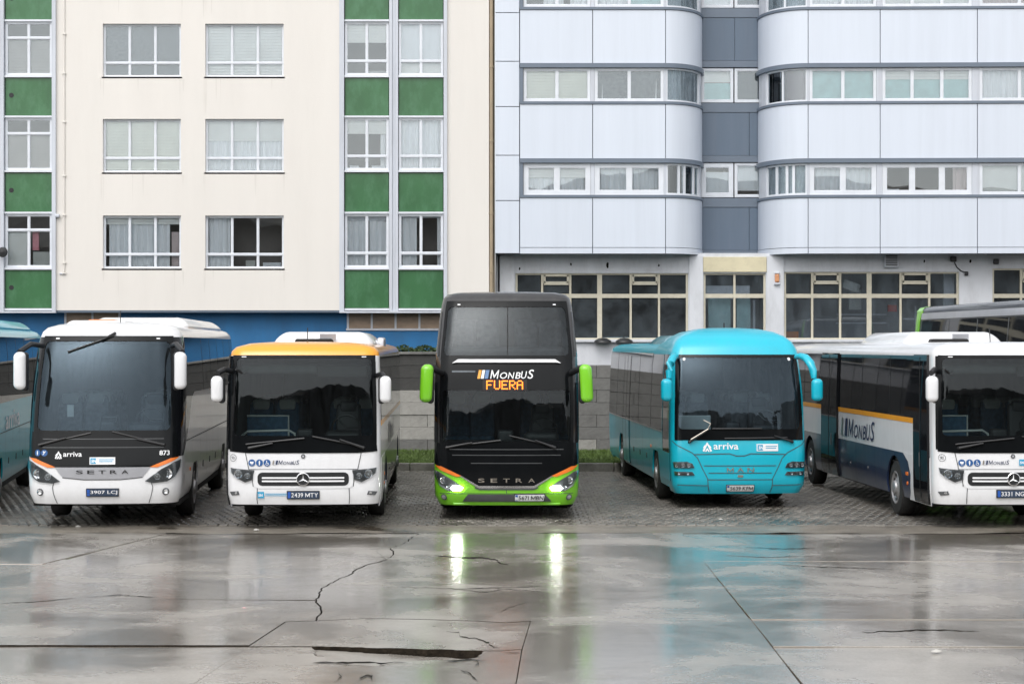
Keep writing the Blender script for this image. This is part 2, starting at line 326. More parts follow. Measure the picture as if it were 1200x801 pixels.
# ------------------------------------------------------------------ ground
def gp(px, py):
    d = FPX * H / (py - HOR); return ((px - 600) / FPX * d, d)
m = MB(); m.box(-500, 500, -500, 900, -1.0, -.16)
tag(m.build('ground', 'asphalt'), kind='structure')
# wet concrete yard: every slab its own piece, joints open
yard = empty('concrete_yard', (0, 0, 0), kind='structure')
def offset_in(poly, g):
    n = len(poly); A = sum(poly[i][0] * poly[(i + 1) % n][1] - poly[(i + 1) % n][0] * poly[i][1] for i in range(n)); sg = 1 if A > 0 else -1; out = []
    for i in range(n):
        p0, p1, p2 = Vector(poly[i - 1]), Vector(poly[i]), Vector(poly[(i + 1) % n])
        a = (p1 - p0).normalized(); b = (p2 - p1).normalized(); na = Vector((-a.y, a.x)) * sg; nb = Vector((-b.y, b.x)) * sg
        t = (na + nb); q = max(.35, 1 + na.dot(nb)); out.append(tuple(p1 + t / q * g))
    return out
def slab(poly, gap=.0018, tilt=.0022, z0=0.0, zfun=None, nm='slab', mt='concrete', bot=-.115, face=0):
    q = offset_in(poly, gap); cx = sum(p[0] for p in q) / len(q); cy = sum(p[1] for p in q) / len(q)
    tx, ty, dz = random.uniform(-tilt, tilt), random.uniform(-tilt, tilt), random.uniform(-.004, .004)
    zf = zfun or (lambda x, y: z0 + dz + tx * (x - cx) + ty * (y - cy))
    A = sum(q[i][0] * q[(i + 1) % len(q)][1] - q[(i + 1) % len(q)][0] * q[i][1] for i in range(len(q)))
    if A < 0: q = q[::-1]
    qi = offset_in(q, .0025); n = len(q); mm = MB()
    vs = [(x, y, zf(x, y)) for x, y in qi] + [(x, y, zf(x, y) - .006) for x, y in q] + [(x, y, bot) for x, y in q]
    f = [tuple(range(n))]
    for i in range(n):
        j = (i + 1) % n; f += [(n + i, n + j, j, i), (2 * n + i, 2 * n + j, n + j, n + i)]
    mm.add(vs, f, 0)
    mm.m = [0] + [face] * (2 * n)
    o = mm.build(nm, [mt, 'broken'], yard, fix=False)
    return o
def lerpx(pl, d):
    pl = sorted(pl, key=lambda p: p[1])
    return float(np.interp(d, [p[1] for p in pl], [p[0] for p in pl]))
def ragged(pl, step=.12, amp=.022, cap=.35):
    out = []
    for (a, b), (c, d) in zip(pl, pl[1:]):
        l = math.hypot(c - a, d - b); n = max(1, int(l / step)); ux, uy = (c - a) / l, (d - b) / l
        for k in range(n):
            j = 0 if k == 0 else random.uniform(-amp, amp); jj = 0 if k == 0 else random.uniform(-cap, cap) * step
            out.append((a + (c - a) * k / n - uy * j + ux * jj, b + (d - b) * k / n + ux * j + uy * jj))
    return out + [pl[-1]]
m = MB(); m.add([(-24, 12, -.118), (24, 12, -.118), (24, 30.6, -.118), (-24, 30.6, -.118)], [(0, 1, 2, 3)]); tag(m.build('yard_bed', 'soil'), kind='structure')
D0, D1 = 13.0, 30.5
L1 = [(-9.8, 13), (-6.85, 25.1), (-5.62, 30.5)]
crk = [gp(370, 727), gp(376, 714), gp(371, 703), gp(376, 690), gp(392, 681), gp(410, 673), gp(416, 668), gp(432, 661), gp(452, 656), gp(461, 648), gp(458, 642), gp(474, 636), gp(490, 625.5)]
cA, cB, cC, cD = ragged(crk[0:3]), ragged(crk[2:6]), ragged(crk[5:9]), ragged(crk[8:13])
L2 = [(-3.1, 13), gp(225, 801), gp(335, 728)]
L4 = [(2.55, 13), (2.63, 16.94), (2.73, 28.55), (2.78, 30.5)]
L5 = [(8.4, 13), (8.1, 30.5)]
def strip(pa, pb, d0, d1):
    """polygon between two joint lines from depth d0 to d1, keeping the lines' own corners"""
    a = [p for p in sorted(pa, key=lambda p: p[1]) if d0 + .05 < p[1] < d1 - .05]; b = [p for p in sorted(pb, key=lambda p: p[1]) if d0 + .05 < p[1] < d1 - .05]
    return [(lerpx(pa, d0), d0)] + a + [(lerpx(pa, d1), d1)] + [(lerpx(pb, d1), d1)] + b[::-1] + [(lerpx(pb, d0), d0)]
E0 = [(-24, 0), (-24, 40)]; E6 = [(24, 0), (24, 40)]; Em = [(-14.6, 0), (-14.2, 40)]; E5 = [(14, 0), (14.3, 40)]
for pa, pb, ds in ((E0, Em, (D0, 20, 26, D1)), (Em, L1, (D0, 17.5, 22.1, 26.3, D1)), (L4, L5, (D0, 19.06, 20.9, 26.6, D1)), (L5, E5, (D0, 19.06, 23.5, 26.0, D1)), (E5, E6, (D0, 19, 25, D1))):
    for a, b in zip(ds, ds[1:]): slab(strip(pa, pb, a, b))
# column left of the long crack
dq = gp(335, 728)
slab(strip(L1, L2, D0, 19.12))
slab([(lerpx(L1, 19.12), 19.12), (lerpx(L1, 22.75), 22.75)] + cA[::-1] + [dq, (lerpx(L2, 19.12), 19.12)], gap=.008, face=1)
slab([(lerpx(L1, 22.75), 22.75), (lerpx(L1, 26.9), 26.9)] + cC[::-1] + cB[::-1][1:], gap=.008, face=1)
slab([(lerpx(L1, 26.9), 26.9), (lerpx(L1, D1), D1), (crk[12][0], D1)] + cD[::-1], gap=.008, face=1)
# middle column, right of the crack
j25 = ragged([gp(410, 673), gp(440, 674), gp(480, 677), gp(535, 680), gp(575, 684), gp(640, 686)], .3, .035, .2)
j25r = (lerpx(L4, 24.3), 24.3)
slab(cC + cD[1:] + [(crk[12][0], D1), (lerpx(L4, D1), D1), j25r] + j25[:0:-1], gap=.008, face=1)
j21 = [gp(370, 727), gp(430, 724), gp(490, 725), gp(560, 727), gp(592, 729), gp(622, 727), gp(680, 723)]
j21r = (lerpx(L4, 21.0), 21.0)
slab(cA + cB[1:] + j25[1:] + [j25r, j21r] + j21[:0:-1], gap=.008, face=1)
# near middle: between the slanting joint and the L4 joint, split by the joint at x about 0.1, with one broken sunk piece
L3 = [(.02, 13), gp(605, 801), gp(612, 760), gp(622, 727)]
slab([(lerpx(L3, D0), D0), gp(605, 801), gp(612, 760), gp(622, 727), gp(680, 723), j21r, (lerpx(L4, D0), D0)])
bx0, bx1 = gp(366, 757), gp(566, 762)
far_e = ragged([bx0, gp(450, 759), bx1], .08, .022); near_e = ragged([bx1, gp(556, 770), gp(520, 772), gp(470, 774), gp(440, 779), gp(402, 777), gp(372, 768), bx0], .08, .02)
slab([dq, j21[0]] + j21[1:6] + [gp(612, 760), gp(590, 762)] + far_e[::-1] + [(lerpx(L2, 19.05), 19.05)], gap=.004, face=1)
def sunk(x, y):
    t = min(1, max(0, (x - bx0[0]) / (bx1[0] - bx0[0]))); e = bx0[1] + (bx1[1] - bx0[1]) * t
    return -.105 * (1 - .55 * t ** 2) * max(0, 1 - (e - y) / 1.5)
sk = far_e + near_e[1:-1]
slab(sk, gap=.01, zfun=lambda x, y: -.03 - .06 * min(1, max(0, (x - bx0[0]) / (bx1[0] - bx0[0]))), nm='broken_slab')
slab([(lerpx(L2, 19.05), 19.05)] + near_e[::-1] + [gp(590, 762), gp(612, 760), gp(605, 801), (lerpx(L3, D0), D0), (lerpx(L2, D0), D0), gp(225, 801)], gap=.006)
# open cracks: ragged slots
def crack(pts, w, name='crack'):
    P = [Vector(gp(*p)) for p in pts]; Q = []; w *= 1.7
    for a, b in zip(P, P[1:]):
        n = max(2, int((b - a).length / .06))
        for k in range(n): Q.append(a.lerp(b, k / n) + Vector((random.uniform(-.012, .012), random.uniform(-.05, .05) * min(1, w * 12))))
    Q.append(P[-1]); mm = MB(); vs = []
    for i, q in enumerate(Q):
        t = i / (len(Q) - 1); ww = w * (math.sin(math.pi * min(1, t * 1.02 + .01)) ** .5) * random.uniform(.35, 1.2)
        vs += [(q.x, q.y - ww / 2, .0062), (q.x, q.y + ww / 2, .0062)]
    mm.add(vs, [(2 * i, 2 * i + 2, 2 * i + 3, 2 * i + 1) for i in range(len(Q) - 1)])
    return mm.build(name, 'soil', yard, fix=True)
for pts, w in (([(508, 651), (540, 653), (570, 654), (582, 656), (586, 660), (598, 662)], .11), ([(523, 740), (537, 741), (540, 745), (556, 748), (567, 750), (575, 756), (586, 759)], .05),
               ([(366, 776), (400, 777), (440, 777), (478, 776)], .07), ([(524, 775), (548, 773), (570, 773)], .05), ([(420, 795), (432, 790), (437, 796)], .06), ([(540, 785), (552, 790), (560, 797)], .04),
               ([(556, 773), (562, 777), (556, 781)], .035), ([(850, 651), (900, 653), (960, 651)], .03), ([(470, 688), (540, 690), (640, 687)], .03), ([(592, 765), (612, 764)], .03), ([(530, 690), (570, 694), (592, 690), (640, 694)], .025), ([(105, 699.5), (140, 697), (185, 700)], .03), ([(905, 661), (960, 664), (1050, 667)], .03), ([(873, 641), (920, 643), (960, 642)], .04), ([(0, 707), (40, 705), (100, 700)], .025), ([(618, 705), (596, 712), (583, 719)], .02), ([(452, 655), (441, 646), (447, 639)], .02), ([(1010, 741), (1080, 738), (1150, 739)], .05), ([(390, 800), (399, 793), (396, 786)], .03)):
    crack(pts, w)
# block pavers of the parking bays
PY0, PY1, PX = 32.0, 45.9, 17.0
m = MB(); m.add([(-PX - 6, D1, -.05), (PX + 6, D1, -.05), (PX + 6, PY1 + .1, -.05), (-PX - 6, PY1 + .1, -.05)], [(0, 1, 2, 3)])
tag(m.build('paving_bed', 'grit'), kind='structure')
bay = empty('parking_bay_paving', (0, 0, 0), kind='structure')
m = MB()
nx = 161; xs = np.linspace(-22, 22, nx)
# gritty margin where the paving meets the slabs
def margin_z(x, y): return .006 - .03 * max(0, (y - 31.7) / .5) + random.uniform(-.004, .004) + .006 * math.sin(x * 1.7) + .004 * math.sin(x * 5.1 + y * 9)
rows = np.linspace(D1 + .02, 32.6, 22)
m.add([(x, y, margin_z(x, y)) for y in rows for x in xs], [(j * nx + i, j * nx + i + 1, (j + 1) * nx + i + 1, (j + 1) * nx + i) for j in range(len(rows) - 1) for i in range(nx - 1)])
m.build('gritty_margin', 'grit', bay, smooth=True)
PW, PL = .17, .26
pv = bpy.data.meshes.new('paver')
a, b, c = PW / 2 - .007, PL / 2 - .009, .016
pv.from_pydata([(-a + c, -b + c, 0), (a - c, -b + c, 0), (a - c, b - c, 0), (-a + c, b - c, 0), (-a, -b, -.014), (a, -b, -.014), (a, b, -.014), (-a, b, -.014), (-a, -b, -.05), (a, -b, -.05), (a, b, -.05), (-a, b, -.05)], [],
               [(0, 1, 2, 3)] + [(4 + i, 4 + (i + 1) % 4, (i + 1) % 4, i) for i in range(4)] + [(8 + i, 8 + (i + 1) % 4, 4 + (i + 1) % 4, 4 + i) for i in range(4)])
pv.materials.append(MT['paver'])
cand = []
for j, y in enumerate(np.arange(PY0 + PL / 2, PY1, PL)):
    for i, x in enumerate(np.arange(-PX, PX, PW)):
        cand.append((x + (j % 2) * PW / 2, y))
cand = np.array(cand); zz = rng.normal(0, .0025, len(cand)) + .006 * np.sin(cand[:, 0] * .9) * np.sin(cand[:, 1] * .8)
rz = rng.normal(0, .02, len(cand)); tl = rng.normal(0, .007, (len(cand), 2))
gaps = [(-2.2, -1.45), (1.25, 2.8), (-5.45, -4.8), (5.6, 6.9)]
score = np.array([(0 if any(g0 < x < g1 for g0, g1 in gaps) else 3) + y * .35 for x, y in cand]); near = set(np.argsort(score)[:300].tolist())
V0 = np.array([v.co[:] for v in pv.vertices]); F0 = [tuple(p.vertices) for p in pv.polygons]; bv, bf = [], []
for i, (x, y) in enumerate(cand):
    if i in near:
        o = bpy.data.objects.new('paver', pv); COL.objects.link(o); o.parent = bay; o.location = (x, y, zz[i]); o.rotation_euler = (tl[i][0], tl[i][1], rz[i])
    else:
        cs, sn = math.cos(rz[i]), math.sin(rz[i]); k = len(bv) * 12
        W = V0.copy(); W[:, 2] += zz[i] + V0[:, 0] * tl[i][1] + V0[:, 1] * tl[i][0]; W[:, 0] = V0[:, 0] * cs - V0[:, 1] * sn + x; W[:, 1] = V0[:, 0] * sn + V0[:, 1] * cs + y
        bv.append(W); bf += [tuple(q + k for q in f) for f in F0]
me = bpy.data.meshes.new('paver_field'); me.from_pydata(np.vstack(bv).tolist(), [], bf); me.update()
tag(link('paver_field', me, 'paver', bay), kind='stuff')
# kerb stones, grass strip
kerb = empty('kerb', (0, 46.05, 0), kind='structure')
for k, x in enumerate(np.arange(-17, 17, 1.0)):
    m = MB(); m.rbox((x, random.uniform(-.01, .01), .05), (.985, .16, .26), .02, 2); m.build('kerb_stone', 'kerb', kerb)
m = MB(); m.box(-20, 20, 46.13, 53.4, -.1, .08); tag(m.build('verge_soil', 'soil'), kind='structure')
N = 42000
gx = rng.uniform(-13, 13, N); vis = [(-3.6, -2.0), (1.2, 3.2)]
sel = rng.random(N) < .6; w0 = rng.integers(0, 2, N); gx = np.where(sel, np.where(w0 == 0, rng.uniform(-3.9, -1.2, N), rng.uniform(1.2, 3.4, N)), gx)
gy = 46.2 + 7.0 * rng.random(N) ** 1.4; hh = rng.uniform(.03, .1, N); an = rng.uniform(0, math.pi, N); lx = rng.normal(0, .05, N); ly = rng.normal(0, .05, N)
w = rng.uniform(.006, .014, N); z0 = np.full(N, .075)
P = np.stack([np.stack([gx - w * np.cos(an), gy - w * np.sin(an), z0], 1), np.stack([gx + w * np.cos(an), gy + w * np.sin(an), z0], 1), np.stack([gx + lx, gy + ly, z0 + hh], 1)], 1).reshape(-1, 3)
me = bpy.data.meshes.new('grass'); me.from_pydata(P.tolist(), [], [(3 * i, 3 * i + 1, 3 * i + 2) for i in range(N)])
tag(link('grass', me, 'grass'), 'short green grass strip between kerb and grey block wall', None, None, 'stuff')
# retaining wall of grey blocks
WY = 53.3; wall = empty('retaining_wall', (0, WY, 0), label='stained grey block retaining wall behind the parked buses', cat='wall')
m = MB(); m.box(-19, -.62, .12, .5, -.1, 2.78); m.box(-.58, 19, .12, .5, -.1, 2.5); m.build('wall_core', 'stone', wall)
bms = []
for k in range(9):
    m = MB(); m.rbox((0, .06, 0), (1.592, .15, .345), .008, 1); o = m.build('block', ('stone2', 'stone', 'stone3')[k % 3], wall); bms.append(o.data); bpy.data.objects.remove(o)
for j in range(8):
    z = .04 + .35 * j + .175
    for i in range(-11, 12):
        x = i * 1.6 + (j % 2) * .8
        if abs(x) > 17 or (z > 2.45 and x > -.4): continue
        pale = (j in (2, 3, 4) and x < 0) or (random.random() < .15 and j < 5)
        me = bms[(0 if pale else 2 if j >= 5 and x < -.6 else 1) + 3 * random.randrange(3)]
        o = bpy.data.objects.new('block', me); COL.objects.link(o); o.parent = wall; o.location = (x, random.uniform(-.015, .015), z)
m = MB(); m.rbox((-9.3, .2, 2.84), (17.4, .55, .08), .015, 1); m.build('coping', 'stone', wall)
# low hedge on top of the wall
def leaves(name, n, box_, size, mt, parent=None):
    x0, x1, y0, y1, z0, z1 = box_; c = np.stack([rng.uniform(x0, x1, n), rng.uniform(y0, y1, n), z0 + (z1 - z0) * rng.random(n) ** 1.5], 1)
    c[:, 2] = z0 + (c[:, 2] - z0) * (.6 + .5 * np.sin(c[:, 0] * 5.0) ** 2)
    d1 = rng.normal(0, 1, (n, 3)); d1 /= np.linalg.norm(d1, axis=1)[:, None]; d2 = np.cross(d1, rng.normal(0, 1, (n, 3))); d2 /= np.linalg.norm(d2, axis=1)[:, None]
    s = rng.uniform(.5, 1, n)[:, None] * size
    P = np.stack([c - d1 * s, c + d2 * s * .5, c + d1 * s, c - d2 * s * .5], 1).reshape(-1, 3)
    me = bpy.data.meshes.new(name); me.from_pydata(P.tolist(), [], [(4 * i, 4 * i + 1, 4 * i + 2, 4 * i + 3) for i in range(n)])
    return link(name, me, mt, parent)
hd = empty('low_hedge', (-2.8, WY + .3, 2.86), label='low dark green hedge growing on top of the grey wall under the blue wall', cat='hedge')
leaves('foliage', 1500, (-1.6, 2.1, -.12, .15, 0, .2), .07, 'leaf', hd)
m = MB()
for k in range(16): m.tube([(-1.5 + k * .23, 0, -.02), (-1.48 + k * .23, random.uniform(-.05, .05), .13)], .012, 5)
m.build('stem', 'soil', hd)
# unseen ridge added behind the camera to darken reflections in windows and windscreens
nx, ny = 420, 6; hx = np.linspace(-220, 220, nx); vs = []
for j in range(ny):
    for x in hx: vs.append((x, -20 - j * 9, -.4 + (0 if j == 0 else (10.5 + 2.0 * j ** .75 + 1.5 * math.sin(x * .06 + 1) + 1.0 * math.sin(x * .23 + j) + random.uniform(-.35, .35)))))
m = MB(); m.add(vs, [(j * nx + i, j * nx + i + 1, (j + 1) * nx + i + 1, (j + 1) * nx + i) for j in range(ny - 1) for i in range(nx - 1)])
tag(m.build('reflection_backdrop', 'backdrop', smooth=False), kind='structure')

# ------------------------------------------------------------------ buildings
YB = 54.2; KB = YB / FPX
def bx(px): return (px - 600) * KB
def bz(py): return H - (py - HOR) * KB
def flat(y): return lambda u, d: (u, y - d)            # facade path: u along, d outward
def fbox(m, F, u0, u1, z0, z1, d0, d1, mi=0, du=99):
    n = max(1, int(math.ceil((u1 - u0) / du))); vs = []
    for i in range(n + 1):
        u = u0 + (u1 - u0) * i / n; a = F(u, d0); b = F(u, d1)
        vs += [(a[0], a[1], z0), (b[0], b[1], z0), (b[0], b[1], z1), (a[0], a[1], z1)]
    f = [(4 * i + k, 4 * i + (k + 1) % 4, 4 * i + 4 + (k + 1) % 4, 4 * i + 4 + k) for i in range(n) for k in range(4)] + [(0, 1, 2, 3), (4 * n + 3, 4 * n + 2, 4 * n + 1, 4 * n)]
    m.add(vs, f, mi)
def slats(parent, F, u0, u1, z0, z1, d, mt, pitch=.085, du=99, name='shutter'):
    m = MB(); n = max(1, int((z1 - z0) / pitch))
    for i in range(n): fbox(m, F, u0, u1, z0 + i * pitch + .004, z0 + (i + 1) * pitch - .02, d - .008, d + random.uniform(-.002, .002), 0, du)
    fbox(m, F, u0, u1, z0, z1, d - .03, d - .025, 0, du)
    return m.build(name, mt, parent)
def drape(parent, F, u0, u1, z0, z1, d, mt, amp=.035, freq=None, name='curtain'):
    fr = freq or random.uniform(28, 46); n = max(6, int((u1 - u0) / .03)); ph = random.random() * 6; vs = []
    for i in range(n + 1):
        u = u0 + (u1 - u0) * i / n; w = amp * (math.sin(u * fr + ph) + .4 * math.sin(u * fr * 2.3 + ph * 2))
        a = F(u, d + w); b = F(u, d + w * .6)
        vs += [(a[0], a[1], z0), (b[0], b[1], z1)]
    m = MB(); m.add(vs, [(2 * i, 2 * i + 2, 2 * i + 3, 2 * i + 1) for i in range(n)])
    return m.build(name, mt, parent, smooth=True, ang=60, fix=False)
def window(parent, F, u0, u1, z0, z1, cols, rows, d=-.1, fr=.055, mu=.05, frame='alu', pane='pane', dress=(), sashes=True, du=99, room='room', depth=1.1, sill=0, mids=None):
    """frame (the window's own mesh), a sub-part per pane, then shutters, curtains and the room's shell behind"""
    ft = .07; m = MB(); U = [u0 + (u1 - u0) * c for c in [0] + list(cols) + [1]]; Z = [z0 + (z1 - z0) * r for r in [0] + list(rows) + [1]]
    fbox(m, F, u0, u1, z0, z0 + fr, d - ft, d, 0, du); fbox(m, F, u0, u1, z1 - fr, z1, d - ft, d, 0, du)
    fbox(m, F, u0, u0 + fr, z0 + fr, z1 - fr, d - ft, d - .002); fbox(m, F, u1 - fr, u1, z0 + fr, z1 - fr, d - ft, d - .002)
    for u in U[1:-1]: fbox(m, F, u - mu / 2, u + mu / 2, z0 + fr, z1 - fr, d - ft, d - .004)
    for z in Z[1:-1]: fbox(m, F, u0 + fr, u1 - fr, z - mu * .6, z + mu * .6, d - ft, d + .006, 0, du)
    if sill: fbox(m, F, u0 - .03, u1 + .03, z0 - .05, z0 - .002, d - .02, d + sill, 0, du)
    w = m.build('window', frame, parent)
    for i in range(len(U) - 1):
        for j in range(len(Z) - 1):
            a = U[i] + (fr if i == 0 else mu / 2); b = U[i + 1] - (fr if i == len(U) - 2 else mu / 2); e = Z[j] + (fr if j == 0 else mu * .6); g = Z[j + 1] - (fr if j == len(Z) - 2 else mu * .6)
            if sashes and (b - a) > .25 and (g - e) > .3:
                s = .018; mm = MB()
                for q in ((a, b, e, e + s), (a, b, g - s, g), (a, a + s, e + s, g - s), (b - s, b, e + s, g - s)): fbox(mm, F, *q, d - .055, d - .012)
                mm.build('sash', frame, w)
            mm = MB(); fbox(mm, F, a, b, e, g, d - .04, d - .03, 0, du); mm.build('pane', pane, w)
    # room shell: back, sides, top, floor, open towards the pane
    mm = MB(); q = [F(u0 - .25, d - .16), F(u1 + .25, d - .16), F(u1 + .25, d - depth), F(u0 - .25, d - depth)]
    vs = [(p[0], p[1], z) for z in (z0 - .5, z1 + .2) for p in q]
    mm.add(vs, [(0, 1, 2, 3), (4, 7, 6, 5), (1, 5, 6, 2), (2, 6, 7, 3), (3, 7, 4, 0)]); mm.build('room', room, w, fix=False)
    uw, zh = u1 - u0, z1 - z0
    for kind, a, b, e, g, mt in dress:      # fractions of the window
        A = (F, u0 + uw * a, u0 + uw * b, z0 + zh * e, z0 + zh * g)
        if kind == 'shutter': slats(w, *A, d - .11, mt, du=du)
        elif kind == 'curtain': drape(w, *A, d - .16, mt)
        elif kind == 'sheet': mm = MB(); fbox(mm, *A, d - .135, d - .13, 0, du); mm.build('blind', mt, w)  # plain sheets: blinds, and the bare window's painted reflection
        elif kind == 'item': mm = MB(); fbox(mm, *A, d - .3, d - .17); mm.build('sill_item', mt, w)
    return w
def holed_wall(m, F, u0, u1, z0, z1, holes, rev=.12, mi=0):
    us = sorted({u0, u1, *[h[0] for h in holes], *[h[1] for h in holes]}); zs = sorted({z0, z1, *[h[2] for h in holes], *[h[3] for h in holes]})
    for a, b in zip(us, us[1:]):
        for c, e in zip(zs, zs[1:]):
            if any(h[0] <= (a + b) / 2 <= h[1] and h[2] <= (c + e) / 2 <= h[3] for h in holes): continue
            q = [F(a, 0), F(b, 0)]; m.add([(*q[0], c), (*q[1], c), (*q[1], e), (*q[0], e)], [(0, 1, 2, 3)], mi)
    for h in holes:
        a, b, c, e = h; q = [F(a, 0), F(b, 0), F(b, -rev), F(a, -rev)]
        v = [(*p, z) for z in (c, e) for p in q]; m.add(v, [(0, 1, 2, 3), (4, 7, 6, 5), (1, 5, 6, 2), (3, 7, 4, 0)], mi)

# ---- cream apartment block
cb = empty('cream_apartment_block', (bx(290), YB, 0), label='cream rendered apartment block with green panel strips above a blue base', cat='building'); 
cb.location = (0, 0, 0)
FC = flat(YB); FS = flat(YB)
ZT = 16.5; zb_ = bz(363.5)
rows_c = [(28, 90), (139.5, 202), (252.5, 314.5)]
holes = [(bx(a), bx(b), bz(e), bz(c)) for a, b in ((120.5, 212), (240.5, 332.5)) for c, e in rows_c + [(-84, -22)]]
striphole = [(bx(401.5), bx(520.5), zb_ + .03, ZT), (bx(2), bx(64), zb_ + .03, ZT)]
XL = bx(-170)
m = MB(); holed_wall(m, FC, XL, bx(573), zb_, ZT, holes + striphole)
m.add([(bx(573), YB, zb_), (bx(573), YB + 9, zb_), (bx(573), YB + 9, ZT), (bx(573), YB, ZT)], [(0, 1, 2, 3)])
m.add([(XL, YB, ZT), (bx(573), YB, ZT), (bx(573), YB + 9, ZT), (XL, YB + 9, ZT)], [(0, 1, 2, 3)])
m.build('rendered_wall', 'cream', cb, fix=False)
m = MB(); m.box(XL, bx(573), YB + .012, YB + .85, zb_ - .06, zb_ - .004); m.build('overhang_soffit', 'slate', cb)
m = MB(); m.box(XL, bx(573) - .02, YB + .5, YB + .8, 2.2, bz(366)); bl = m.build('blue_base_wall', 'blue', cb)
m = MB(); m.box(XL + .1, bx(573) - .02, YB + 1.5, YB + 9, -.3, ZT - .1); m.build('inner_core', 'room_dark', cb)
B, Bd, Cu, Sh = 'shutter', 'shutter', 'curtain', 'sheet'
third = (1 / 3, 2 / 3); half = (.5,)
D_main = {(0, 0): [('sheet', 0, 1, .02, 1, 'seatgrey')], (1, 0): [(B, 0, 1, 0, 1, 'blind')], (0, 1): [(B, 0, 1, 0, 1, 'blind_cr')], (1, 1): [(B, 0, 1, .6, 1, 'blind'), (Cu, 0, 1, 0, .62, 'curtain')],  # first window is bare: grey sheet gives its bluish reflection
          (0, 2): [(B, 0, 1, .84, 1, 'blind'), (Cu, .06, .62, 0, .9, 'curtain'), (Cu, .6, .84, 0, .9, 'curtain'), ('item', .86, .96, .0, .7, 'curtain_pk')], (1, 2): [(Cu, .0, .3, 0, .98, 'curtain'), ('item', .5, .62, .03, .16, 'headrest'), ('item', .72, .95, .02, .12, 'alu')],
          (0, 3): [(B, 0, 1, 0, 1, 'blind')], (1, 3): [(B, 0, 1, 0, 1, 'blind')]}
for i, (a, b) in enumerate(((120.5, 212), (240.5, 332.5))):
    for j, (c, e) in enumerate(rows_c + [(-84, -22)]):
        window(cb, FC, bx(a), bx(b), bz(e), bz(c), (.335, .665), (.27,), d=-.1, dress=D_main[(i, j)], sill=.1, fr=.045, mu=.04)
for a, b in ((120.5, 212), (240.5, 332.5)):
    for c, e in rows_c + [(-84, -22)]:
        for k in range(5):
            x = random.choice((bx(a) - .02, bx(b) + .02, random.uniform(bx(a), bx(b)))) + random.uniform(-.05, .05); l = random.uniform(.25, 1.1); w = random.uniform(.012, .04); z = bz(e) - .055
            m = MB(); y = YB - .002 - .0004 * k; m.add([(x - w, y, z), (x + w, y, z), (x + w * .8, y, z - l * .5), (x + w * .1, y, z - l), (x - w * .15, y, z - l * .96), (x - w * .7, y, z - l * .45)], [(5, 4, 3, 2, 1, 0)]); m.build('rain_stain', 'stain', cb, fix=False)
# the two strips of green enamel panels
def post(px0, px1, dd, nm='mullion', mt='alu2'):
    m = MB(); fbox(m, FS, bx(px0), bx(px1), zb_ - .02, ZT, -.14, dd); return m.build(nm, mt, cb)
for p0, p1, dd in ((398, 403.4, .09), (456.2, 459.6, .06), (463.4, 466.6, .06), (520, 524, .09), (459.8, 463.2, .02), (61.5, 66, .09), (-.5, 5.2, .09)): post(p0, p1, dd)
strips = [((403.6, 456), 'r', 0), ((466.8, 519.8), 'r', 1), ((5.4, 61.3), 'l', 2)]
win_r = [(25.5, 88.5), (138, 199.5), (250.5, 313.5), (-87, -24)]; grn = [(-22.5, 22.8), (91.2, 135.5), (202.5, 248), (316.5, 361)]
D_strip = {(0, 0): [(B, 0, 1, .62, 1, 'blind'), ('item', .5, .95, 0, .1, 'headrest')], (0, 1): [(B, 0, 1, .7, 1, 'blind'), (Cu, .8, 1, 0, .7, 'curtain'), ('item', .1, .3, .03, .1, 'alu'), ('item', .6, .9, .03, .1, 'alu')], (0, 2): [(Cu, .05, .5, 0, 1, 'curtain'), (Cu, .55, .97, 0, .92, 'curtain'), (Sh, 0, 1, .88, 1, 'alu2')],
           (1, 0): [(Sh, 0, 1, .25, 1, 'curtain'), (Sh, 0, 1, 0, .24, 'blind')], (1, 1): [(Cu, 0, 1, .02, 1, 'curtain')], (1, 2): [(Cu, 0, .4, 0, 1, 'curtain'), (Cu, .86, 1, 0, 1, 'curtain'), (Sh, 0, 1, .93, 1, 'alu2')],
           (2, 0): [(B, 0, 1, 0, .7, 'blind_dk')], (2, 1): [(B, 0, 1, .05, .72, 'blind_dk'), ('item', .2, .42, 0, .12, 'pink'), ('item', .62, .8, 0, .12, 'orangebox')], (2, 2): [(B, 0, .45, 0, .72, 'blind'), ('item', .55, .68, .33, .7, 'pink'), ('item', .2, .36, .0, .14, 'headrest'), ('item', .56, .98, 0, .3, 'headrest')]}
for (p0, p1), side, i in strips:
    for j, (c, e) in enumerate(win_r):
        rows_ = (.27,) if side == 'r' else (.70,)
        window(cb, FS, bx(p0) + .01, bx(p1) - .01, bz(e), bz(c), (.5,), rows_, d=-.03, fr=.055, mu=.045, dress=D_strip.get((i, j), [(B, 0, 1, 0, 1, 'blind')]), depth=.9)
    for j, (c, e) in enumerate(grn):
        m = MB(); m.rbox(((bx(p0) + bx(p1)) / 2, YB + .055, (bz(c) + bz(e)) / 2), (bx(p1) - bx(p0) - .03, .05, bz(c) - bz(e)), .008, 1); g = m.build('green_panel', 'greenp', cb)
        if i == 2:
            m = MB(); m.tube([(bx(p0) + .19, YB + .02, bz(c) - .5), (bx(p0) + .19, YB + .06, bz(c) - .5)], .07, 12); m.build('vent', 'black', g)
    for c in [w for r in win_r for w in (r[0] - 1.2, r[1] + 1.2)] + [362.3]:
        m = MB(); fbox(m, FS, bx(p0), bx(p1), bz(c) - .028, bz(c) + .028, -.12, .035); m.build('transom', 'alu', cb)
m = MB(); fbox(m, FS, bx(398), bx(524), zb_ - .075, zb_ - .022, -.1, .1); fbox(m, FS, bx(-2), bx(66), zb_ - .075, zb_ - .022, -.1, .1); m.build('strip_sill', 'alu2', cb)
